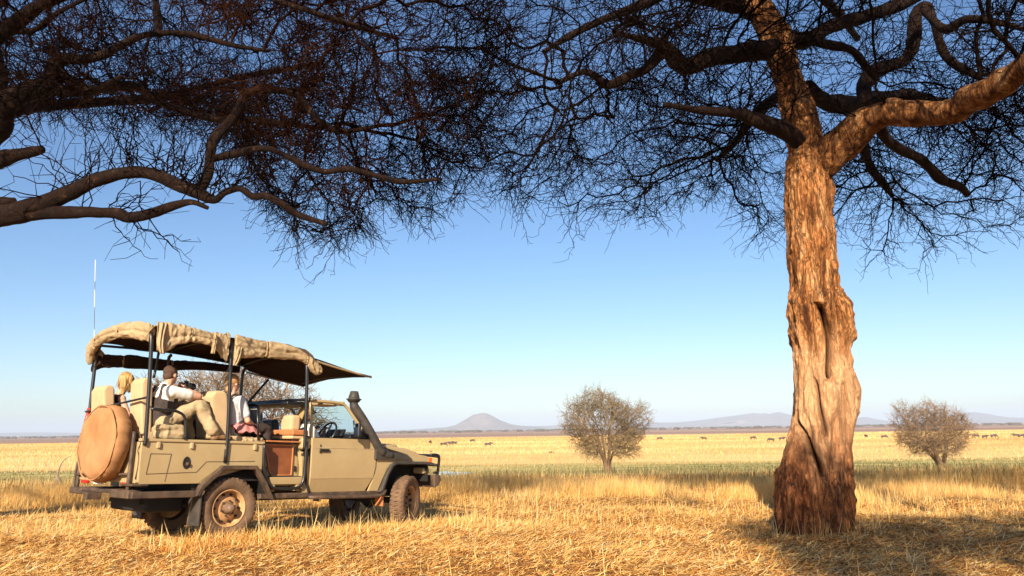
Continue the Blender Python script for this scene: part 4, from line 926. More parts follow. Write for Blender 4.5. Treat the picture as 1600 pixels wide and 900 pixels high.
for v in bm.verts:
    if v.co.z > 1.14 and abs(v.co.y) > .5: v.co.z -= .035
bn = obj('bonnet', bm, M['paint'], car, bevel=.03, seg=4)
single('bulge', (2.75, 3.5), (-.25, .25), (1.235, 1.30), M['paint'], bn, .04, 4)
single('grille', (3.70, 3.765), (-.50, .50), (.88, 1.10), M['black'])
single('inner_valance', (3.56, 3.74), (.55, .80), (.82, .92), M['paint'], bev=.03, seg=3)
for sg in (1, -1):
    bm = bmesh.new(); Bx(bm, (3.62, 3.752), sorted((sg * .64, sg * .835)), (1.0, 1.095)); hl = obj('headlight_housing', bm, M['lens'], car, bevel=.012)
    bm = bmesh.new(); lathe(bm, [(.0, 3.79), (.06, 3.785), (.085, 3.75), (.085, 3.70)], 'x', 24, (0, -sg * .58, 1.0)); obj('headlight', bm, M['lens'], car, smooth=True)
    bm = bmesh.new(); Bx(bm, (3.70, 3.772), sorted((sg * .70, sg * .872)), (1.0, 1.085)); obj('indicator', bm, M['amber'], car, bevel=.01)
# bull bar and front bumper
bb = empty('bull_bar', v3(3.85, 0, .8)); bb.parent = car
def bbp(pts, r_=.024, k=4):
    bm = bmesh.new(); tube(bm, smooth_path([(p[0] - 3.85, -p[1], p[2] - .8) for p in pts], k), r_, 10); obj('tube', bm, M['black'], bb, smooth=True)
for sg in (1, -1):
    bbp([(3.70, sg * .84, 1.125), (3.82, sg * .84, 1.13), (3.90, sg * .84, 1.10), (3.915, sg * .82, .95), (3.90, sg * .80, .74)])
    bbp([(3.70, sg * .84, .965), (3.905, sg * .83, .962)], .02); bbp([(3.80, sg * .82, .84), (3.92, sg * .82, .845)], .018)
    bbp([(3.93, sg * .35, .70), (3.95, sg * .35, 1.0), (3.93, sg * .35, 1.12)])
bbp([(3.90, .84, 1.10), (3.94, .5, 1.12), (3.94, -.5, 1.12), (3.90, -.84, 1.10)]); bbp([(3.91, .83, .96), (3.94, 0, .96), (3.91, -.83, .96)], .02)
bm = bmesh.new(); pr = [(3.79, .70), (3.79, .80), (3.93, .80), (3.95, .72), (3.90, .63), (3.81, .60)]; prism(bm, pr, -.86, .86); obj('front_bumper', bm, M['steel'], car, bevel=.012)
# snorkel
bm = bmesh.new(); S_ = smooth_path([v3(2.70, .885, 1.10), v3(2.54, .89, 1.12), v3(2.45, .89, 1.19), v3(2.34, .885, 1.33), v3(2.14, .84, 1.62), v3(2.02, .80, 1.78), v3(1.98, .79, 1.84), v3(1.97, .79, 1.90)], 4)
tube(bm, S_, [.05] * 6 + [.070] * (len(S_) - 10) + [.064] * 4, 12)
for v in bm.verts: pass
sn = obj('snorkel', bm, M['plastic'], car, smooth=True)
bm = bmesh.new(); prism(bm, [(2.36, 1.045), (2.36, 1.20), (2.44, 1.25), (2.62, 1.155), (3.00, 1.13), (3.12, 1.055), (3.12, 1.045)], -.915, -.860); obj('intake_base', bm, M['plastic'], sn, bevel=.02, seg=3)
bm = bmesh.new(); lathe(bm, [(0, 1.885), (.062, 1.885), (.085, 1.90), (.10, 1.925), (.115, 1.93), (.115, 1.945), (.088, 1.95), (.082, 1.98), (.06, 2.055), (.05, 2.062), (0, 2.062)], 'z', 24, v3(1.97, .79, 0)); obj('snorkel_head', bm, M['plastic'], sn, smooth=True)
# mirrors
for sg in (1, -1):
    mr = empty('mirror', v3(1.95, sg * .91, 1.35)); mr.parent = car
    def mm(p): return (p[0] - 2.06, -(p[1]) + sg * .90, p[2] - 1.36)
    bm = bmesh.new(); tube(bm, [mm((2.16, sg * .86, 1.37)), mm((2.04, sg * .99, 1.36))], .014, 8); tube(bm, [mm((2.04, sg * .99, 1.34)), mm((2.02, sg * .99, 1.50))], .012, 8); obj('arm', bm, M['black'], mr, smooth=True)
    bm = bmesh.new(); box(bm, (-.07, min(mm((0, sg * .93, 0))[1], mm((0, sg * 1.05, 0))[1]), .02), (-.02, max(mm((0, sg * .93, 0))[1], mm((0, sg * 1.05, 0))[1]), .22)); obj('shell', bm, M['black'], mr, bevel=.018, seg=3)
    bm = bmesh.new(); box(bm, (-.076, min(mm((0, sg * .94, 0))[1], mm((0, sg * 1.04, 0))[1]), .035), (-.0712, max(mm((0, sg * .94, 0))[1], mm((0, sg * 1.04, 0))[1]), .205)); obj('mirror_glass', bm, mat('mirror_glass', (.6, .65, .7), .05, 1), mr)
# wheels
def wheel(u, s, steer=0, name='wheel'):
    front_ = u > 1
    wl = empty(name, v3(u, s, .40), (0, 0, steer + (math.pi if s < 0 else 0))); wl.parent = car
    bm = bmesh.new(); prof_ = [(.235, .085), (.26, .105), (.31, .118), (.36, .115), (.392, .098), (.402, .06), (.404, 0), (.402, -.06), (.392, -.098), (.36, -.115), (.31, -.118), (.26, -.105), (.235, -.085)]
    N_ = 144; rings = lathe(bm, [(a, -b) for a, b in prof_], 'y', N_)
    for j, rg in enumerate(rings):
        for k, v in enumerate(rg):
            rr = math.hypot(v.co.x, v.co.z)
            if rr > .37:
                ph = k * 36 / N_ + (0.25 if v.co.y > 0 else -.25) * 1 + abs(v.co.y) * 9
                cut = (ph % 1.0) > .66
                mid = abs(abs(v.co.y) - .055) < .012
                if cut or mid: sc_ = 1 - (.024 if rr > .39 else .016) / rr; v.co.x *= sc_; v.co.z *= sc_
    ty = obj('tyre', bm, M['tyre'], wl); ty.data.polygons.foreach_set('use_smooth', [len(p.vertices) == 4 and (p.center.x ** 2 + p.center.z ** 2) ** .5 < .37 for p in ty.data.polygons])
    bm = bmesh.new(); lathe(bm, [(.240, -.085), (.232, -.098), (.222, -.088), (.212, -.05), (.205, .02), (.19, .02), (.165, -.01), (.12, -.045), (.085, -.045), (.07, -.03), (0, -.03)] if not front_ else [(.240, -.085), (.232, -.098), (.222, -.088), (.212, -.03), (.205, .07), (.19, .09), (.15, .08), (.12, .06), (.085, .06), (0, .06)], 'y', 48)
    rm = obj('rim', bm, M['rim'], wl, smooth=True)
    if front_:
        rm.data.materials.append(M['rimshade'])  # shaded copy of the rim colour for the inner dish
        for p_ in rm.data.polygons:
            if math.hypot(p_.center.x, p_.center.z) < .20: p_.material_index = 1
    for k in range(10):
        a = 2 * math.pi * k / 10; bm = bmesh.new(); lathe(bm, [(.016, -.012), (.017, -.02), (0, -.021)], 'y', 12, (.145 * math.cos(a), 0, .145 * math.sin(a)))
        if k == 0: hb = bmesh.new()
        lathe(hb, [(.017, .0), (.016, -.034), (0, -.036)], 'y', 10, (.175 * math.cos(a), 0, .175 * math.sin(a))); bm.free()
    obj('rim_slots', hb, M['dark'], rm)
    bm = bmesh.new(); lathe(bm, [(.075, -.04), (.07, -.10), (.055, -.135), (.045, -.165), (.02, -.175), (0, -.175)] if not front_ else [(.10, .05), (.07, .02), (.05, -.01), (.03, -.03), (0, -.03)], 'y', 20); hb = obj('hub', bm, M['hub'], wl, smooth=True)
    bm = bmesh.new()
    for k in range(6):
        a = 2 * math.pi * k / 6 + .3; tube(bm, [(.095 * math.cos(a), -.04, .095 * math.sin(a)), (.095 * math.cos(a), -.075, .095 * math.sin(a))], .013, 6)
    obj('wheel_nuts', bm, M['steel'], wl)
    return wl
wheel(0, .74); wheel(0, -.74); wheel(3.14, .76, R(25)); wheel(3.14, -.75, R(23))
# rear: carrier frame, lamps, spare wheel cover
rb = empty('rear_bumper', v3(-1.27, 0, .6)); rb.parent = car
def rbx(name, u, s, z, m_=M['steel'], bev=.01):
    bm = bmesh.new(); Bx(bm, u, s, z)
    for v in bm.verts: v.co -= Vector(v3(-1.38, 0, .6))
    return obj(name, bm, m_, rb, bevel=bev)
rbx('bumper_beam', (-1.46, -1.30), (.38, .86), (.555, .655)); rbx('bumper_beam', (-1.44, -1.34), (-.50, .40), (.60, .65)); rbx('bumper_beam', (-1.46, -1.30), (-.78, -.45), (.56, .64))
rbx('step_plate', (-1.56, -1.42), (-.45, .05), (.575, .60)); rbx('tow_hitch', (-1.62, -1.44), (.02, .12), (.52, .60), M['steel']); rbx('bumper_beam', (-1.46, -1.26), (.60, .93), (.70, .725))
rbx('number_plate', (-1.36, -1.345), (-.36, -.10), (.69, .79), M['white'], .003)
rbx('number_plate_frame', (-1.36, -1.34), (.14, .34), (.68, .82), M['black'], .005)
for sg, a, b in ((1, .46, .62), (-1, -.72, -.54)): rbx('tail_light', (-1.37, -1.33), (a, b), (.69, .80), M['red'], .008)
pipe('carrier_post', [(-1.31, .75, .60), (-1.31, .755, 1.0), (-1.31, .76, 1.34)], .024, M['steel'])
pipe('carrier_post', [(-1.27, -.78, .60), (-1.27, -.78, .95), (-1.26, -.76, 1.36)], .024, M['steel'])
pipe('carrier_post', [(-1.27, -.76, .60), (-1.29, -.82, .62), (-1.29, -.84, .80), (-1.27, -.82, 1.1)], .016, M['steel'])
pipe('carrier_rail', [(-1.29, -.82, .80), (-1.32, -.4, .81), (-1.32, .1, .81), (-1.31, .75, .84)], .016, M['steel'])
pipe('hose', [(-1.27, .80, 1.34), (-1.25, .83, 1.22), (-1.26, .80, 1.12), (-1.25, .83, 1.0), (-1.26, .81, .78)], .007, M['steel'])
bm = bmesh.new(); cvu = -1.46; prof_ = [(0, -.235)] + [(.02 * k, -.238 - .004 * math.sin(k * .5)) for k in range(1, 21)] + [(.43, -.222), (.465, -.19), (.48, -.16), (.485, -.12), (.47, -.03), (.42, -.005), (0, -.005)]
rings = lathe(bm, prof_, 'x', 72, (0, 0, 0))
for v in bm.verts:
    a = math.atan2(v.co.z, v.co.y); rr = math.hypot(v.co.y, v.co.z)
    k_ = 1 + .014 * math.sin(9 * a + 3) + .010 * math.sin(23 * a) + (.012 * math.sin(31 * a + v.co.x * 30) if v.co.x > -.15 else 0)
    v.co.y *= k_; v.co.z *= k_; v.co.x += .016 * math.sin(2 * a + rr * 9) * (rr / .49)
bmesh.ops.remove_doubles(bm, verts=bm.verts[:], dist=1e-5)
co_ = np.array([v.co[:] for v in bm.verts]); an_ = np.arctan2(co_[:, 2], co_[:, 1]); rr_ = np.hypot(co_[:, 1], co_[:, 2])
Qc = np.stack([co_[:, 1] * .9 + .5 * co_[:, 2], -co_[:, 1] * .5 + co_[:, 2] * .35, 0 * rr_], -1)
dw = (1 - 2 * np.abs(vnoise(Qc + 4, 5))) * .012 + (1 - 2 * np.abs(vnoise(Qc * np.array([1, .5, 1]) + 9, 11))) * .006
rim_ = np.clip((rr_ - .30) / .18, 0, 1); pl = np.abs(np.sin(an_ * 13 + 2 * np.sin(an_ * 3))) ** .5 * .012 * rim_
for v, a_, b_ in zip(bm.verts, dw, pl):
    v.co.x += -a_ if v.co.x < -.15 else 0; rr = math.hypot(v.co.y, v.co.z)
    if rr > .3: v.co.y *= 1 - b_ / rr; v.co.z *= 1 - b_ / rr
sp_ = obj('spare_wheel_cover', bm, M['cover'], car, smooth=True); sp_.location = v3(-1.29, .20, 1.195); sp_.rotation_euler = (0, R(3), R(3))
bm = bmesh.new(); tube(bm, [(-.222 + .006 * math.sin(7 * a_), .452 * math.cos(a_), .452 * math.sin(a_)) for a_ in np.linspace(0, 2 * math.pi, 60)], .009, 6, cap=False); obj('cover_seam', bm, M['cover'], sp_, smooth=True)
bm = bmesh.new(); tube(bm, [v3(-1.31, .2, 1.1), v3(-1.25, .2, 1.1)], .10, 12); obj('spare_mount', bm, M['steel'], car, smooth=True)
hj = empty('high_lift_jack', v3(-1.25, -.84, 1.2)); hj.parent = car
bm = bmesh.new(); tube(bm, [(0, .02, .12), (.03, -.01, .47)], .028, 8); obj('jack_handle', bm, M['redp'], hj, smooth=True)
bm = bmesh.new(); tube(bm, [(.04, -.06, -.35), (.05, -.08, .64)], .022, 6); box(bm, (-.03, -.08, .0), (.06, .04, .13)); obj('jack_rail', bm, M['steel'], hj)
# antenna
pipe('antenna', [(-1.22, -.88, 2.36), (-1.29, -.89, 3.0), (-1.36, -.90, 3.72)], .0045, M['white'])
single('antenna_base', (-1.25, -1.19), (-.91, -.85), (2.30, 2.38), M['steel'], bev=.01)
# roof posts
for u0, u1, z1, sg in ((-1.22, -1.28, 2.56, 1), (-.14, -.20, 2.60, 1), (1.07, 1.02, 2.44, 1), (-1.20, -1.20, 2.50, -1), (-.14, -.18, 2.5, -1), (1.05, 1.05, 2.42, -1)):
    pipe('roof_post', [(u0, sg * (.87 if sg > 0 else .84), .98 if u0 > -.5 and u0 < 0 else 1.18), (u0, sg * (.875 if sg > 0 else .84), 1.3), (u1 * .5 + u0 * .5, sg * .87, 2.0), (u1, sg * .865, z1 - .08), (u1, sg * .80, z1)], .024, M['black'], k=3)
pipe('roof_brace', [(1.05, -.84, 1.75), (1.5, -.84, 2.28)], .02, M['black'])
pipe('roof_rail', [(-1.24, .80, 2.58), (-.20, .80, 2.60), (1.0, .80, 2.50), (2.15, .78, 2.30)], .018, M['black'])
pipe('roof_rail', [(-1.24, -.80, 2.52), (-.20, -.80, 2.54), (1.0, -.80, 2.46), (2.15, -.78, 2.28)], .018, M['black'])
for u_, z_ in ((-1.24, 2.58), (-.2, 2.6), (1.0, 2.52), (2.12, 2.32)): pipe('roof_bow', [(u_, -.80, z_ - .05), (u_, -.4, z_ + .0), (u_, 0, z_ + .015), (u_, .4, z_ + .0), (u_, .80, z_ - .02)], .016, M['black'])
pipe('safety_rail', [(-1.25, -.86, 1.62), (-1.24, .10, 1.70), (-1.22, .86, 1.76)], .014, M['black'])
pipe('grab_rail', [(-1.19, .875, 1.615), (-1.0, .88, 1.61), (-.86, .88, 1.60), (-.76, .88, 1.54), (-.73, .88, 1.40), (-.72, .88, 1.26)], .018, M['black'])
# canvas roof
UA, UB = -1.32, 2.22
def ztop(u):
    return np.interp(u, [-1.32, -1.26, -1.0, -.6, -.2, .3, .8, 1.0, 1.15, 1.6, 2.22], [2.60, 2.675, 2.69, 2.665, 2.66, 2.645, 2.63, 2.60, 2.50, 2.42, 2.335])
nu, nv = 150, 50; uu = np.linspace(UA, UB, nu); vv = np.linspace(-1, 1, nv); U, Vv_ = np.meshgrid(uu, vv, indexing='ij')
Zc = ztop(U); edge = np.abs(Vv_); P_ = np.stack([U, Vv_ * .86, 0 * U], -1)
camber = np.where(U < 1.1, -.05 * edge ** 4 + .012 * np.cos(U * 6.1), -.03 * edge ** 4)
far_drop = -.06 * np.clip(-Vv_, 0, 1) ** 2
Zs = Zc + camber + far_drop + .012 * fbm(P_, 3, 3) * (U < 1.15)
top = np.stack([U, -Vv_ * .87, Zs], -1).reshape(-1, 3); bot = top - np.array([0, 0, .022])
id_ = np.arange(nu * nv).reshape(nu, nv); qa = np.stack([id_[:-1, :-1], id_[1:, :-1], id_[1:, 1:], id_[:-1, 1:]], -1).reshape(-1, 4)
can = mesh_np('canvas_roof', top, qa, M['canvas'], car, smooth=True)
mesh_np('roof_underside', bot, qa[:, ::-1], M['shadecanvas'], can, smooth=True)  # underside of the cloth, its shade painted as a dark colour
pipe('hem', [(UB, .86, float(ztop(2.2)) - .03), (UB, 0, float(ztop(2.2)) - .0), (UB, -.86, float(ztop(2.2)) - .09)], .014, M['canvas'], can)
pipe('hem', [(1.12, .872, float(ztop(1.15)) - .055), (1.6, .872, float(ztop(1.6)) - .05), (2.22, .872, float(ztop(2.2)) - .045)], .016, M['canvas'], can)
pipe('hem', [(1.12, -.872, float(ztop(1.15)) - .13), (1.6, -.872, float(ztop(1.6)) - .115), (2.22, -.872, float(ztop(2.2)) - .11)], .014, M['canvas'], can)
def roll(name, path, hts, seed, straps, th=.042, side=None, par=can, m_=M['canvas'], nu=190, amp=1.45):
    """loosely rolled canvas flap: path gives the top line (x, y, z) and outward dir, hts the height of the bundle along it"""
    Pp = np.array(smooth_path(path, 12)); t_ = np.linspace(0, 1, nu); sidx = np.linspace(0, 1, len(Pp))
    Pc = np.stack([np.interp(t_, sidx, Pp[:, k]) for k in range(Pp.shape[1])], -1); C3 = Pc[:, :3]; O = Pc[:, 3:6]; O /= np.linalg.norm(O, axis=1, keepdims=True)
    h = np.interp(t_, [a for a, _ in hts], [b for _, b in hts]); 
    pin = np.ones(nu)
    for s_ in straps: pin = pin * (1 - .42 * np.exp(-((t_ - s_) / .012) ** 2))
    mv = 40; a = np.linspace(0, 2 * np.pi, mv, endpoint=False); A_, I_ = np.meshgrid(a, np.arange(nu))
    hh = h[:, None]; Q_ = np.stack([t_[:, None] * 5.5 + 0 * A_, np.cos(A_), np.sin(A_)], -1)
    wr = 1 + amp * (.22 * fbm(Q_ + seed, 1.1, 3) + .16 * (1 - 2 * np.abs(vnoise(Q_ * np.array([1.6, 1, 1]) + seed * 2, 1.8))))
    spiral = .10 * np.sin(2 * A_ + t_[:, None] * 30 + seed)
    rad_o = th * pin[:, None] * wr * (1 + spiral); rad_z = hh * .5 * (.55 + .45 * pin[:, None]) * (1 + .5 * (wr - 1))
    cz = -hh * .5
    lay = ((A_ / (2 * np.pi) * 3 + .9 * vnoise(Q_ * np.array([.5, .2, .2]) + seed, 1.0) + t_[:, None] * 1.5) % 1.0) ** .6
    rad_o = rad_o * (1 + .20 * (lay - .5)); rad_z = rad_z * (1 + .13 * (lay - .5))
    fold = .35 * th * np.exp(-((np.sin(A_) + .1) / .16) ** 2) * (np.cos(A_) > 0) * (1 + .6 * vnoise(Q_, .7))
    oo = np.cos(A_) * rad_o - fold + .01; zz = cz + np.sin(A_) * rad_z
    V_ = C3[:, None] + O[:, None] * oo[..., None] + np.array([0, 0, 1.]) * zz[..., None]
    V_ = V_.reshape(-1, 3); id_ = np.arange(nu * mv).reshape(nu, mv); nx_ = np.roll(id_, -1, 1)
    F_ = np.stack([id_[:-1], nx_[:-1], nx_[1:], id_[1:]], -1).reshape(-1, 4)
    V_ = np.vstack([V_, V_[:mv].mean(0), V_[-mv:].mean(0)]); c0 = nu * mv
    c1_ = np.stack([nx_[0], id_[0], np.full(mv, c0)], -1); c2_ = np.stack([id_[-1], nx_[-1], np.full(mv, c0 + 1)], -1)
    o = mesh_np(name, V_, [F_, np.vstack([c1_, c2_])], m_, par, smooth=True)
    for s_ in straps:
        i = int(s_ * (nu - 1)); b_ = bmesh.new(); c_ = C3[i]; o_ = O[i]; pts = []
        for k in range(17):
            an = 2 * math.pi * k / 16; e = c_ + o_ * (math.cos(an) * th * .72 + .012) + np.array([0, 0, -h[i] * .5 + math.sin(an) * h[i] * .47]); pts.append(Vector(e))
        ti = Vector(C3[min(i + 1, nu - 1)] - C3[max(i - 1, 0)]).normalized() * .017
        ra = [b_.verts.new(p + ti) for p in pts[:-1]]; rb_ = [b_.verts.new(p - ti) for p in pts[:-1]]
        for k in range(16): b_.faces.new((ra[k], ra[(k + 1) % 16], rb_[(k + 1) % 16], rb_[k]))
        so_ = obj('strap', b_, M['canvas'], o, smooth=True); md = so_.modifiers.new('s', 'SOLIDIFY'); md.thickness = .006; md.offset = 1
    return o
def npth(u, s, dz=0, ox=0, oy=-1): return (u, -s, float(ztop(u)) + dz, ox, oy, 0)
roll('rolled_flap', [npth(-1.20, .875, -.02), npth(-.9, .885, -.015), npth(-.55, .885, -.02), npth(-.26, .885, -.02)], [(0, .30), (.12, .32), (.25, .26), (.45, .17), (.7, .17), (.86, .25), (1, .33)], 2.0, [.44, .74])
roll('rolled_flap', [npth(-.16, .885, -.02), npth(.2, .885, -.015), npth(.6, .885, -.02), npth(.95, .885, -.02), npth(1.12, .89, -.06), npth(1.25, .88, -.13)], [(0, .30), (.12, .27), (.3, .21), (.5, .18), (.75, .22), (.9, .17), (1, .10)], 5.3, [.26, .64])
roll('rolled_flap', [(-1.30, -.86, 2.665, -1, 0, 0), (-1.32, -.5, 2.70, -1, 0, 0), (-1.32, 0, 2.70, -1, 0, 0), (-1.32, .45, 2.66, -1, 0, 0), (-1.30, .75, 2.57, -1, .2, 0), (-1.26, .87, 2.44, -1, .4, 0)], [(0, .24), (.3, .17), (.6, .15), (.85, .15), (1, .17)], 8.1, [.38, .70], th=.05)
roll('rolled_flap', [(-1.22, .90, 2.40, 0, 1, 0), (-1.0, .90, 2.42, 0, 1, 0), (-.6, .90, 2.44, 0, 1, 0), (-.1, .9, 2.44, 0, 1, 0), (.4, .9, 2.47, 0, 1, 0), (1.0, .9, 2.46, 0, 1, 0)], [(0, .24), (.15, .17), (.4, .17), (.6, .15), (1, .10)], 11.7, [.3, .6], th=.045, m_=M['shadecanvas'])  # far flap takes the dark canvas so its colour reads as shade
cloth_strip_late = [(-1.24, -.82, 2.50, .10), (-1.18, -.90, 2.42, .22), (-1.14, -.92, 2.32, .20), (-1.10, -.92, 2.26, .10)]
# pleat hanging over the near rear post, loose strap ends
def cloth_strip(name, pts, wd, par=can, m_=M['canvas'], seed=0, dirw=(1, 0, 0)):
    Pc = smooth_path([v3(*p[:3]) for p in pts], 6); ws_ = smooth_path([(p[3],) for p in pts], 6); n_ = len(Pc); mw = 14; D_ = np.array([dirw[0], -dirw[1], dirw[2]]); V_ = []
    for i, (p, w__) in enumerate(zip(Pc, ws_)):
        for j in range(mw):
            c_ = (j / (mw - 1) - .5); V_.append(np.array(p) + D_ * w__[0] * c_ + np.array([0, -1, 0]) * (.018 * math.sin(j * 1.3 + seed + i * .25) * min(1, w__[0] / .08) + .03 * (1 - (2 * c_) ** 2)))
    id_ = np.arange(n_ * mw).reshape(n_, mw); F_ = np.stack([id_[:-1, :-1], id_[1:, :-1], id_[1:, 1:], id_[:-1, 1:]], -1).reshape(-1, 4)
    o = mesh_np(name, V_, F_, m_, par, smooth=True); md = o.modifiers.new('s', 'SOLIDIFY'); md.thickness = .006; return o
cloth_strip('pleat', [(-1.16, .84, 2.69, .16), (-1.18, .91, 2.66, .14), (-1.19, .925, 2.52, .10), (-1.18, .92, 2.40, .09), (-1.15, .92, 2.29, .06)], .1)
cloth_strip('flap_corner', cloth_strip_late, .1)
cloth_strip('strap', [(-.50, .915, 2.63, .05), (-.50, .965, 2.60, .05), (-.50, .965, 2.48, .05), (-.50, .955, 2.36, .05)], .05)
cloth_strip('strap', [(-.10, .90, 2.50, .10), (-.12, .93, 2.40, .09), (-.14, .93, 2.30, .08), (-.16, .93, 2.24, .05)], .05, seed=2)
pipe('loose_strap', [(-.60, -.3, 2.60), (-.62, -.3, 2.3), (-.64, -.3, 2.10)], .018, M['black'], can)
pipe('cord', [(-.18, .90, 2.28), (-.26, .90, 2.14), (-.36, .90, 1.96)], .004, M['black'], can)

# the nose of the vehicle is a little shorter than the panels above were drawn
for o_ in [q_ for q_ in car.children_recursive if q_.type == 'MESH' and q_.parent.type != 'EMPTY' or (q_.type == 'MESH' and q_.parent == car)]:
    if o_.location.length > 1e-6 or (o_.parent.location.length > 1e-6 and o_.parent != car): continue
    for v in o_.data.vertices:
        if v.co.x > 3.2: v.co.x -= (.175 if o_.name.split('.')[0] in ('bonnet', 'bulge', 'wing', 'wing_top', 'headlight', 'headlight_housing', 'indicator', 'grille') else .115) * min(1, (v.co.x - 3.2) / .45)
bb.location.x -= .115

# ------------------------------------------------------------ people
dg = None
def blob(name, caps, ells, mat_, parent=None, vox=.012, sm=2, wr=0):
    """continuous surface grown round tapered limbs and ellipsoids, remeshed into one skin"""
    bm = bmesh.new()
    for c in caps:
        p0, p1, r0, r1 = c[:4]; fl = c[4] if len(c) > 4 else (1, 1, 1); b2 = bmesh.new()
        for p, r_ in ((p0, r0), (p1, r1)):
            mm_ = Matrix.Translation(Vector(p)) @ Matrix.Diagonal((r_ * fl[0], r_ * fl[1], r_ * fl[2], 1))
            bmesh.ops.create_icosphere(b2, subdivisions=2, radius=1, matrix=mm_)
        bmesh.ops.convex_hull(b2, input=b2.verts[:]); lo = [v for v in b2.verts if not v.link_faces]; bmesh.ops.delete(b2, geom=lo, context='VERTS')
        me_ = bpy.data.meshes.new('t'); b2.to_mesh(me_); b2.free(); bm.from_mesh(me_); bpy.data.meshes.remove(me_)
    for c, r_, rot in ells:
        mm_ = Matrix.Translation(Vector(c)) @ rot.to_4x4() @ Matrix.Diagonal((*r_, 1)) if rot else Matrix.Translation(Vector(c)) @ Matrix.Diagonal((*r_, 1))
        bmesh.ops.create_icosphere(bm, subdivisions=3, radius=1, matrix=mm_)
    me = bpy.data.meshes.new(name); bm.to_mesh(me); bm.free(); o = bpy.data.objects.new(name, me); C.objects.link(o)
    rm = o.modifiers.new('r', 'REMESH'); rm.mode = 'VOXEL'; rm.voxel_size = vox; rm.use_smooth_shade = True
    s_ = o.modifiers.new('s', 'SMOOTH'); s_.iterations = sm; s_.factor = .5
    bpy.context.view_layer.update(); dgr = bpy.context.evaluated_depsgraph_get(); me2 = bpy.data.meshes.new_from_object(o.evaluated_get(dgr))
    o.modifiers.clear(); o.data = me2; bpy.data.meshes.remove(me); me2.name = name; me2.materials.clear(); me2.materials.append(mat_)
    if wr:
        co = np.zeros(len(me2.vertices) * 3, np.float32); me2.vertices.foreach_get('co', co); no = np.zeros_like(co); me2.vertices.foreach_get('normal', no)
        co = co.reshape(-1, 3); no = no.reshape(-1, 3); co = co + no * (wr * (1 - 2 * np.abs(vnoise(co + 3, 9))) + wr * .6 * vnoise(co, 22))[:, None]; me2.vertices.foreach_set('co', co.ravel().astype(np.float32))
    me2.polygons.foreach_set('use_smooth', np.ones(len(me2.polygons), bool)); me2.update()
    if parent: o.parent = parent
    return o
def local(o_, base):
    """stand a person whose shape is written in the vehicle's frame"""
    o_.matrix_world = VM @ Matrix.Translation(Vector(base))
def rot_z(a): return Matrix.Rotation(a, 3, 'Z')
def head_parts(c, yaw, pitch, tilt=0, s=1.0):
    """head centre c, looking along +x turned by yaw; returns ellipsoids, frame"""
    H = Matrix.Rotation(yaw, 3, 'Z') @ Matrix.Rotation(pitch, 3, 'Y') @ Matrix.Rotation(tilt, 3, 'X'); c = Vector(c)
    def P(x, y, z): return c + H @ Vector((x, y, z)) * s
    e = [(P(-.012, 0, .025), (.096 * s, .076 * s, .092 * s), H), (P(.022, 0, -.045), (.068 * s, .058 * s, .068 * s), H), (P(.062, 0, -.082), (.026 * s, .026 * s, .022 * s), H),
         (P(.094, 0, -.018), (.016 * s, .011 * s, .024 * s), H), (P(.076, 0, -.058), (.014 * s, .024 * s, .008 * s), H),
         (P(.0, .079, -.012), (.018 * s, .009 * s, .03 * s), H), (P(.0, -.079, -.012), (.018 * s, .009 * s, .03 * s), H),
         (P(.068, 0, .022), (.022 * s, .05 * s, .012 * s), H)]
    return e, P, H
def eyes(P, parent):
    bm = bmesh.new()
    for sg in (1, -1): bmesh.ops.create_icosphere(bm, subdivisions=2, radius=.011, matrix=Matrix.Translation(P(.082, sg * .030, .0)))
    return obj('eyes', bm, M['eye'], parent, smooth=True)
def hand(c, d, n_, sd, curl=.6, s=1.0, sg=1):
    """palm centre c, finger direction d, palm normal n_, sideways sd; caps for palm, four fingers, thumb"""
    c, d, n_, sd = Vector(c), Vector(d).normalized(), Vector(n_).normalized(), Vector(sd).normalized(); out = []
    for k, L in ((-1.5, .062), (-.5, .072), (.5, .078), (1.5, .070)):
        b0 = c + sd * k * .020 * s; kn = b0 + d * .040 * s; out.append((c - d * .03 * s, kn, .017 * s, .0125 * s))
        dd = (d * math.cos(curl) + n_ * math.sin(curl)); k2 = kn + dd * L * .5 * s; d3 = (d * math.cos(curl * 2.2) + n_ * math.sin(curl * 2.2)); k3 = k2 + d3 * L * .5 * s
        out += [(kn, k2, .0105 * s, .0095 * s), (k2, k3, .0095 * s, .008 * s)]
    tb = c - d * .02 * s + sd * sg * .028 * s; t2 = tb + (d * .6 + sd * sg * .8 + n_ * .3).normalized() * .04 * s; t3 = t2 + (d + n_ * .8).normalized() * .03 * s
    out += [(tb, t2, .015 * s, .012 * s), (t2, t3, .012 * s, .009 * s)]
    return out
def V3(u, s, z): return Vector((u, -s, z))

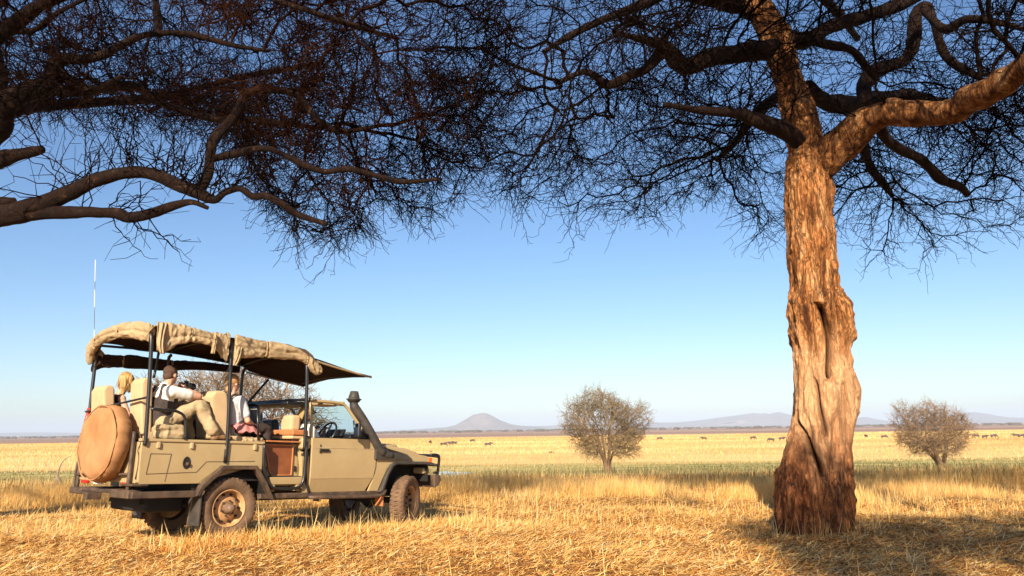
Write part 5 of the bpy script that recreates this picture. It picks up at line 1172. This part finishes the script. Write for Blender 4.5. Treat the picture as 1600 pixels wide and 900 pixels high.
def strands(parent, P, n, L, mat_, seed, tail=False, rad=.0045):
    rg = np.random.default_rng(seed); bm = bmesh.new()
    for k in range(n):
        a = rg.uniform(.35 * math.pi, 1.65 * math.pi) if rg.random() < .8 else rg.uniform(-.35, .35) * math.pi; rr = rg.uniform(.2, 1)
        if abs((a + math.pi) % (2 * math.pi) - math.pi) < .3 * math.pi: rr = 1.0; a = math.copysign(.33 * math.pi + rg.uniform(0, .12), math.sin(a))
        pts = []; sw = rg.normal(0, .012, 2)
        for j in range(9):
            t_ = j / 8
            if t_ < .45: el = math.pi / 2 * (1 - t_ / .45 * .95); x = -.018 + .106 * math.cos(el) * math.cos(a); y = .092 * math.cos(el) * math.sin(a); z = .044 + .092 * math.sin(el)
            else:
                w_ = pts[-1]; pts.append(w_ + Vector((sw[0] * .5, sw[1] * .5, -L * .2 * rg.uniform(.8, 1.2))) + (P(x, y * .5, z) - P(x, y, z)) * (.12 if not tail else .5)); continue
            pts.append(P(x, y, z))
        tube(bm, pts, [rad * .8] + [rad] * 5 + [rad * .8, rad * .6, rad * .3], 4)
    return obj('hair_strands', bm, mat_, parent, smooth=True)
# man with camera, second row near side, seen from behind
base = V3(-.78, .45, 1.36)
def q(u, s, z): return V3(u, s, z) - base
hd, P, H = head_parts(q(-.72, .48, 2.085), R(18), R(6))
shL, shR = q(-.80, .26, 1.86), q(-.78, .66, 1.86)
elR = q(-.43, .70, 1.82); wrR = q(-.47, .50, 1.90); elL = q(-.56, .16, 1.78); wrL = q(-.54, .32, 1.90)
caps = [(q(-.76, .48, 1.90), q(-.735, .49, 2.02), .062, .056), (q(-.78, .46, 1.42), q(-.80, .46, 1.60), .13, .13, (1, 1.2, 1)), (q(-.80, .46, 1.60), q(-.79, .46, 1.80), .13, .15, (.8, 1.15, .7)),
        (shL, shR, .07, .07), (shR, elR, .062, .048), (elR, wrR, .046, .030), (shL, elL, .062, .046), (elL, wrL, .045, .03)]
caps += hand(wrR + Vector((-.02, .02, .04)), (-.4, .5, .6), (-.5, .3, .2), (.5, .3, .2), .8, 1, 1) + hand(wrL + Vector((.0, -.02, .04)), (.2, -.5, .6), (.3, -.5, -.5), (.6, .5, 0), .8, 1, -1)
man = blob('person', caps, hd, M['skin'], vox=.0085)
local(man, base + V3(-.07, 0, 0)); tag(man, 'man in white t-shirt and dark vest raising a camera, back to us', 'person')
eyes(P, man)
blob('hair', [], [(P(-.018, 0, .036), (.096, .0795, .087), H), (P(-.045, 0, -.012), (.058, .070, .070), H)], M['brown'], man, vox=.009, wr=.002)
blob('t_shirt', [(q(-.775, .47, 1.90), q(-.775, .47, 1.93), .075, .068), (q(-.79, .46, 1.50), q(-.80, .46, 1.62), .145, .145, (1, 1.2, 1)), (q(-.80, .46, 1.60), q(-.785, .46, 1.80), .145, .165, (.8, 1.15, .72)),
        (shL, shR, .085, .085), (shR, shR.lerp(elR, .62), .082, .066), (shL, shL.lerp(elL, .6), .08, .066)], [], M['tee'], man, vox=.011, wr=.004)
vs_ = blob('vest', [(q(-.80, .46, 1.46), q(-.805, .46, 1.60), .155, .158, (1, 1.22, 1)), (q(-.805, .46, 1.60), q(-.80, .46, 1.72), .158, .162, (.86, 1.18, .8)),
        (q(-.87, .38, 1.72), q(-.85, .37, 1.93), .045, .032), (q(-.87, .56, 1.70), q(-.84, .57, 1.93), .045, .030), (q(-.84, .37, 1.93), q(-.71, .36, 1.88), .03, .03), (q(-.84, .57, 1.93), q(-.69, .58, 1.87), .03, .03), (q(-.70, .36, 1.88), q(-.68, .38, 1.62), .035, .05), (q(-.68, .58, 1.87), q(-.68, .56, 1.62), .035, .05)], [], M['vest'], man, vox=.011, wr=.003)
knR = q(-.38, .66, 1.73); ftR = q(-.17, .74, 1.36); knL = q(-.42, .34, 1.70); ftL = q(-.30, .32, 1.32); hp = q(-.78, .46, 1.46)
blob('trousers', [(hp + Vector((0, .10, 0)), hp + Vector((0, -.10, 0)), .14, .14), (hp + Vector((.02, -.1, 0)), knR, .105, .080), (knR, ftR, .084, .062), (hp + Vector((.02, .1, 0)), knL, .115, .088), (knL, ftL, .088, .066), (knR + Vector((.0, -.02, -.06)), ftR + Vector((-.06, -.02, .03)), .08, .07)], [], M['khaki'], man, vox=.012, wr=.012)
b1 = blob('boot', [(ftR, ftR + Vector((.0, -.01, -.05)), .058, .055), (ftR + Vector((.0, -.01, -.055)), ftR + Vector((.20, -.03, -.062)), .05, .036, (1, 1, .8)), (ftR + Vector((-.03, -.01, -.07)), ftR + Vector((.0, -.01, -.055)), .038, .05)], [], M['boot'], man, vox=.010, wr=.002)
blob('boot', [(ftL, ftL + Vector((0, 0, -.05)), .056, .052), (ftL + Vector((0, 0, -.055)), ftL + Vector((.15, 0, -.065)), .045, .034, (1, 1, .8))], [], M['boot'], man, vox=.010)
# his camera
cbase = V3(-.55, .44, 1.965); camr = empty('camera'); camr.matrix_world = VM @ Matrix.Translation(cbase) @ Matrix.Rotation(R(30), 4, 'Z'); tag(camr, 'black camera held up in the hands of the man in white', 'camera')
bm = bmesh.new(); box(bm, (-.035, -.068, -.045), (.03, .068, .042)); box(bm, (-.03, -.024, .043), (.024, .024, .068)); obj('body', bm, M['black'], camr, bevel=.012, seg=3)
bm = bmesh.new(); lathe(bm, [(0, .02), (.036, .02), (.036, .07), (.042, .075), (.042, .15), (.045, .155), (.045, .17), (.034, .168), (0, .16)], 'x', 24); obj('lens', bm, M['black'], camr, smooth=True)

# woman in the rear row, looking down
base = V3(-.90, -.36, 1.36)
hd, P, H = head_parts(q(-.83, -.34, 2.03), R(-28), R(28), 0, .96)
shL, shR = q(-.93, -.52, 1.79), q(-.93, -.18, 1.79); elR = q(-.86, -.08, 1.56); wrR = q(-.66, -.16, 1.50); elL = q(-.86, -.62, 1.56); wrL = q(-.66, -.50, 1.50)
caps = [(q(-.91, -.35, 1.82), q(-.87, -.34, 1.94), .052, .048), (q(-.93, -.35, 1.42), q(-.95, -.35, 1.60), .12, .105, (1, 1.15, 1)), (q(-.95, -.35, 1.60), q(-.93, -.35, 1.75), .11, .125, (.8, 1.1, .7)), (shL, shR, .056, .056), (shR, elR, .046, .038), (elR, wrR, .036, .025), (shL, elL, .046, .038), (elL, wrL, .036, .025)]
caps += hand(wrR + Vector((.04, 0, 0)), (1, .2, -.1), (0, 0, -1), (0, 1, 0), .5, .9, 1) + hand(wrL + Vector((.04, 0, 0)), (1, -.2, -.1), (0, 0, -1), (0, 1, 0), .5, .9, -1)
wo = blob('person', caps, hd, M['skin2'], vox=.009); local(wo, base + V3(-.10, -.14, 0)); tag(wo, 'woman with long blond hair in a plum top looking down in the rear seat', 'person'); eyes(P, wo)
blob('hair', [(P(-.045, .03, .03), P(-.045, .03, .0) + Vector((0, 0, -.14)), .07, .04), (P(-.045, -.03, .03), P(-.045, -.03, .0) + Vector((0, 0, -.15)), .07, .04), (P(-.02, -.07, .02), P(-.02, -.07, 0) + Vector((0, 0, -.17)), .036, .02), (P(-.02, .07, .02), P(-.02, .07, 0) + Vector((0, 0, -.16)), .036, .02)],
     [(P(-.018, 0, .042), (.102, .087, .087), H)], M['blond'], wo, vox=.009, wr=.004)
strands(wo, P, 190, .19, M['blond'], 5)
blob('top', [(q(-.93, -.35, 1.42), q(-.95, -.35, 1.60), .13, .115, (1, 1.15, 1)), (q(-.95, -.35, 1.60), q(-.93, -.35, 1.75), .12, .135, (.8, 1.1, .7)), (q(-.93, -.49, 1.79), q(-.93, -.21, 1.79), .062, .062)], [], M['plum'], wo, vox=.011, wr=.003)
hp = q(-.90, -.35, 1.46); blob('trousers', [(hp + Vector((0, .08, 0)), hp + Vector((0, -.08, 0)), .125, .125), (hp + Vector((0, -.09, 0)), hp + Vector((.42, -.10, .02)), .10, .075), (hp + Vector((0, .09, 0)), hp + Vector((.42, .10, .02)), .10, .075), (hp + Vector((.42, -.1, .02)), hp + Vector((.46, -.1, -.28)), .072, .05), (hp + Vector((.42, .1, .02)), hp + Vector((.46, .1, -.28)), .072, .05)], [], M['plum'], wo, vox=.013, wr=.004)

# third passenger, fair hair, grey shirt
base = V3(.26, .46, 1.34)
hd, P, H = head_parts(q(.12, .45, 2.045), R(10), R(3), 0, .97)
shL, shR = q(.13, .26, 1.80), q(.15, .64, 1.80); elR = q(.23, .72, 1.54); wrR = q(.38, .60, 1.50); elL = q(.22, .16, 1.54); wrL = q(.40, .30, 1.50)
caps = [(q(.13, .45, 1.84), q(.125, .45, 1.98), .050, .046), (q(.18, .45, 1.40), q(.16, .45, 1.60), .125, .12, (1, 1.15, 1)), (q(.16, .45, 1.60), q(.14, .45, 1.76), .12, .135, (.8, 1.12, .7)), (shL, shR, .06, .06), (shR, elR, .052, .042), (elR, wrR, .04, .028), (shL, elL, .05, .04), (elL, wrL, .04, .028)]
caps += hand(wrR + Vector((.035, .02, 0)), (1, .4, 0), (0, 0, -1), (.3, -1, 0), .9, 1, 1) + hand(wrL + Vector((.04, 0, 0)), (1, -.4, 0), (0, 0, -1), (0, 1, 0), .9, 1, -1)
gi = blob('person', caps, hd, M['skin2'], vox=.009); local(gi, base); tag(gi, 'fair haired passenger in a light grey shirt behind the middle roof post', 'person'); eyes(P, gi)
blob('hair', [(P(-.04, .02, .0), P(-.055, .0, -.10), .07, .04)], [(P(-.020, 0, .042), (.103, .088, .087), H), (P(-.10, 0, .0), (.035, .035, .045), H)], M['ginger'], gi, vox=.009, wr=.003)
strands(gi, P, 110, .10, M['ginger'], 6, True)
blob('shirt', [(q(.18, .45, 1.40), q(.16, .45, 1.60), .14, .135, (1, 1.15, 1)), (q(.16, .45, 1.60), q(.14, .45, 1.77), .135, .15, (.8, 1.12, .72)), (shL, shR, .073, .073), (shR, shR.lerp(elR, .7), .075, .066), (shL, shL.lerp(elL, .7), .073, .066)], [], M['grey'], gi, vox=.011, wr=.005)
bm = bmesh.new()
for s_ in (.35, .57): tube(bm, smooth_path([q(.02, s_, 1.50), q(.0, s_, 1.70), q(.05, s_, 1.86), q(.13, s_, 1.885), q(.24, s_, 1.80), q(.28, s_, 1.6)], 4), .016, 8)
obj('backpack_straps', bm, M['vest'], gi, smooth=True)
hp = q(.22, .45, 1.44); blob('trousers', [(hp + Vector((0, .08, 0)), hp + Vector((0, -.08, 0)), .125, .125), (hp + Vector((0, -.09, 0)), hp + Vector((.40, -.12, .02)), .10, .075), (hp + Vector((0, .09, 0)), hp + Vector((.40, .08, .02)), .10, .075), (hp + Vector((.40, -.12, .02)), hp + Vector((.44, -.12, -.25)), .072, .05), (hp + Vector((.40, .08, .02)), hp + Vector((.44, .08, -.25)), .072, .05)], [], M['vest'], gi, vox=.013, wr=.006)
# red striped cloth across the lap
bm = bmesh.new(); bl = []; gx2, gy2 = 18, 14
for i in range(gx2):
    for j in range(gy2):
        u_ = .14 + .34 * i / (gx2 - 1); s_ = .44 + .34 * j / (gy2 - 1); z_ = 1.585 - .9 * max(0, s_ - .63) ** 1.1 - .12 * (abs(u_ - .3) / .2) ** 2 * .4 + .012 * math.sin(i * 1.1 + j * .6); bl.append(bm.verts.new(v3(u_ - .3, s_ - .6, z_ - 1.45)))
for i in range(gx2 - 1):
    for j in range(gy2 - 1): bm.faces.new([bl[i * gy2 + j], bl[(i + 1) * gy2 + j], bl[(i + 1) * gy2 + j + 1], bl[i * gy2 + j + 1]])
rc = obj('blanket', bm, M['stripe'], smooth=True); rc.matrix_world = VM @ Matrix.Translation(V3(.22, .62, 1.37)); md = rc.modifiers.new('s', 'SOLIDIFY'); md.thickness = .01
tag(rc, 'red and white striped cloth on the lap of the passenger in grey', 'blanket')
# folded tan blanket on the bench
def cloth_pile(c, size, label, m_, seed, cat='blanket', name='blanket'):
    rg = random.Random(seed); caps_ = []
    for k in range(5):
        a = rg.uniform(-.3, .3); z_ = -size[2] * .3 + k * size[2] * .14
        caps_.append((Vector((-size[0] * .4, rg.uniform(-.3, .3) * size[1], z_)), Vector((size[0] * .4, rg.uniform(-.3, .3) * size[1], z_ + a * .05)), size[2] * .32, size[2] * .28, (1, 1.4, .8)))
    o = blob(name, caps_, [], m_, vox=.012, wr=.012); o.matrix_world = VM @ Matrix.Translation(V3(*c)); tag(o, label, cat); return o
cloth_pile((-.86, .72, 1.35), (.34, .14, .17), 'crumpled khaki jacket on the rear bench beside the man', M['khaki'], 3, 'jacket', 'jacket')
cloth_pile((.28, .80, 1.285), (.30, .10, .07), 'folded patterned tan cloth on the side rail below the passenger in grey', M['canvas'], 8)
bp_ = blob('backpack', [(Vector((0, 0, -.12)), Vector((0, 0, .12)), .13, .10), (Vector((.09, 0, -.08)), Vector((.09, 0, .04)), .07, .06)], [], M['black'], vox=.014, wr=.008); bp_.matrix_world = VM @ Matrix.Translation(V3(.62, .15, 1.56)) @ Matrix.Scale(1.25, 4); tag(bp_, 'black backpack standing on the floor bench behind the cab', 'backpack')
blob('handle', [(Vector((-.02, -.03, .215)), Vector((-.02, 0, .25)), .012, .012), (Vector((-.02, 0, .25)), Vector((-.02, .03, .215)), .012, .012)], [], M['black'], bp_, vox=.007)

# driver
base = V3(1.50, .40, 1.05)
hd, P, H = head_parts(q(1.50, .42, 1.685), R(0), R(8))
shL, shR = q(1.44, .22, 1.44), q(1.44, .60, 1.44); elR = q(1.56, .66, 1.24); wrR = q(1.74, .54, 1.40); elL = q(1.56, .16, 1.22); wrL = q(1.74, .26, 1.42)
caps = [(q(1.44, .41, 1.48), q(1.47, .415, 1.60), .056, .052), (q(1.44, .41, 1.08), q(1.44, .41, 1.25), .13, .13, (1, 1.2, 1)), (q(1.44, .41, 1.25), q(1.44, .41, 1.40), .13, .145, (.8, 1.15, .7)), (shL, shR, .066, .066), (shR, elR, .056, .045), (elR, wrR, .043, .03), (shL, elL, .056, .045), (elL, wrL, .043, .03)]
caps += hand(wrR + Vector((.02, .02, .03)), (.2, .2, 1), (1, 0, 0), (0, 1, 0), .9, 1, 1) + hand(wrL + Vector((.02, -.02, .03)), (.2, -.2, 1), (1, 0, 0), (0, 1, 0), .9, 1, -1)
M['skin3'] = mat('dark_brown_skin', (.10, .05, .03), .5, col2=(.13, .07, .04), nscale=10)
dr = blob('person', caps, hd, M['skin3'], vox=.009); local(dr, base + V3(-.10, 0, .02)); tag(dr, 'driver in white shirt and olive peaked cap behind the steering wheel', 'person'); eyes(P, dr)
cp_ = blob('cap', [(P(.06, 0, .055), P(.165, 0, .038), .03, .012, (1, 2.2, .35)), (P(-.10, 0, -.0), P(-.115, 0, -.10), .05, .045, (.5, 1.6, 1))], [(P(-.012, 0, .055), (.106, .09, .085), H)], M['cap'], dr, vox=.009, wr=.001)
blob('shirt', [(q(1.44, .41, 1.08), q(1.44, .41, 1.25), .145, .145, (1, 1.2, 1)), (q(1.44, .41, 1.25), q(1.43, .41, 1.42), .145, .16, (.8, 1.15, .75)), (shL, shR, .082, .082), (shR, shR.lerp(elR, .8), .08, .066), (shL, shL.lerp(elL, .8), .08, .066)], [], M['tee'], dr, vox=.011, wr=.004)
hp = q(1.46, .41, 1.08); blob('trousers', [(hp + Vector((0, .08, 0)), hp + Vector((0, -.08, 0)), .12, .12), (hp + Vector((0, -.09, 0)), hp + Vector((.40, -.08, .06)), .10, .075), (hp + Vector((0, .09, 0)), hp + Vector((.40, .10, .06)), .10, .075), (hp + Vector((.40, -.08, .06)), hp + Vector((.55, -.08, -.28)), .07, .05), (hp + Vector((.40, .10, .06)), hp + Vector((.55, .10, -.28)), .07, .05)], [], M['vest'], dr, vox=.013, wr=.004)

# ------------------------------------------------------------ wildebeest on the plain
def gnu_mesh(graze):
    c = []; Vc = Vector
    c += [(Vc((-.75, 0, 1.02)), Vc((.0, 0, 1.02)), .27, .29, (1, .72, 1)), (Vc((.0, 0, 1.02)), Vc((.55, 0, 1.08)), .30, .36, (1, .68, 1)), (Vc((.45, 0, 1.28)), Vc((.6, 0, 1.22)), .18, .2, (1, .5, 1))]
    if graze: n1, h0, h1 = Vc((.98, 0, .92)), Vc((1.15, 0, .62)), Vc((1.28, 0, .20))
    else: n1, h0, h1 = Vc((.98, 0, 1.22)), Vc((1.15, 0, 1.20)), Vc((1.42, 0, .86))
    c += [(Vc((.6, 0, 1.12)), n1, .25, .17, (1, .6, 1)), (n1, h0, .16, .13, (1, .7, 1)), (h0, h1, .125, .085, (1, .75, 1)), (h0, h0 + Vc((.02, .2, .06)), .04, .02), (h0, h0 + Vc((.02, -.2, .06)), .04, .02),
          (h0 + Vc((-.02, .1, .05)), h0 + Vc((-.0, .28, .0)), .035, .028), (h0 + Vc((0, .28, 0)), h0 + Vc((0, .30, .18)), .028, .012), (h0 + Vc((-.02, -.1, .05)), h0 + Vc((-.0, -.28, .0)), .035, .028), (h0 + Vc((0, -.28, 0)), h0 + Vc((0, -.30, .18)), .028, .012)]
    for y in (.13, -.13):
        f = .05 if y > 0 else -.06
        c += [(Vc((.52, y, .95)), Vc((.53 + f, y, .52)), .12, .055), (Vc((.53 + f, y, .52)), Vc((.52 + f * .6, y, .08)), .05, .038), (Vc((.52 + f * .6, y, .08)), Vc((.56 + f * .6, y, .03)), .042, .045)]
        c += [(Vc((-.72, y, .98)), Vc((-.60 - f, y, .62)), .17, .085), (Vc((-.60 - f, y, .62)), Vc((-.82 - f, y, .44)), .07, .045), (Vc((-.82 - f, y, .44)), Vc((-.76 - f, y, .08)), .042, .036), (Vc((-.76 - f, y, .08)), Vc((-.72 - f, y, .03)), .04, .045)]
    return c
def gnu_tail(root):
    bm = bmesh.new(); tube(bm, [(-1.0, 0, 1.10), (-1.08, 0, .95), (-1.08, 0, .7), (-1.06, 0, .40)], [.035, .03, .045, .015], 8); obj('tail', bm, M['gnu'], root, smooth=True)
    bm = bmesh.new()
    for k in range(9):
        x = .3 + k * .07; tube(bm, [(x, 0, 1.30), (x + .01, .02 * (-1) ** k, 1.52 - k * .012)], [.05, .015], 6)
    obj('mane', bm, M['gnu'], root, smooth=True)
protos = []
for g_ in (False, True):
    o = blob('wildebeest', gnu_mesh(g_), [], M['gnu'], vox=.035, sm=2); gnu_tail(o); protos.append(o)
herd = [(693, 698, 235, 20, 1, 'dark wildebeest standing nearest the bull bar'), (704, 697.5, 250, 160, 0, 'wildebeest just right of the one nearest the bull bar'), (709, 696.5, 255, 200, 1, 'wildebeest pressed against the third animal right of the bull bar'),
 (763, 699, 222, 10, 0, 'lone dark wildebeest below the cone shaped hill'), (738, 701, 300, 30, 1, 'tiny wildebeest between the bull bar animals and the lone one'), (672, 702, 280, 70, 1, 'faint wildebeest just above the vehicle bonnet'),
 (1031, 690.5, 285, 5, 1, 'wildebeest grazing just right of the middle bush'), (1100, 691, 270, 175, 0, 'wildebeest alone midway between middle bush and big trunk'), (1177, 691, 265, 10, 1, 'first of three wildebeest left of the big trunk'),
 (1205, 690, 225, 185, 1, 'largest wildebeest left of the big trunk'), (1222, 689, 240, 5, 0, 'wildebeest partly hidden by the left edge of the big trunk'), (1354, 688, 270, 90, 0, 'wildebeest nearest the right edge of the big trunk'), (1382, 687, 250, 0, 1, 'wildebeest between the big trunk and the right bush'),
 (1525, 682.5, 240, 180, 1, 'left of three wildebeest beyond the right bush'), (1539, 682, 225, 15, 0, 'middle and largest of three wildebeest beyond the right bush'), (1553, 682.5, 235, 0, 1, 'right of three wildebeest beyond the right bush'), (1587, 680, 240, 170, 0, 'wildebeest walking in at the right edge of the photo'), (1596, 679.5, 230, 0, 1, 'wildebeest cut by the right edge of the photo')]
used = [False, False]
for px, py, Y, yaw, g_, lab in herd:
    p = at(px, py, Y); o = protos[g_]
    if used[g_]:
        src = o; o = src.copy(); C.objects.link(o)
        for ch in src.children:
            c_ = ch.copy(); C.objects.link(c_); c_.parent = o
    used[g_] = True
    o.location = (p.x, Y, gh(p.x, Y) - .12); o.rotation_euler = (0, 0, R(yaw)); o.scale = (1.0, 1.0, 1.0); tag(o, lab, 'wildebeest', 'wildebeest grazing on the golden plain')

# ------------------------------------------------------------ air
bm = bmesh.new(); box(bm, (-15500, -300, -12), (15500, 15500, 175))
hz = bpy.data.materials.new('air'); hz.use_nodes = True; t = hz.node_tree; t.nodes.remove(t.nodes['Principled BSDF'])
pv = t.nodes.new('ShaderNodeVolumePrincipled'); pv.inputs['Color'].default_value = (.70, .81, 1.0, 1); pv.inputs['Density'].default_value = .00013; pv.inputs['Anisotropy'].default_value = -.12
t.links.new(pv.outputs[0], t.nodes['Material Output'].inputs['Volume'])
tag(obj('haze', bm, hz), 'thin pale haze that fades the far hills', kind='stuff')
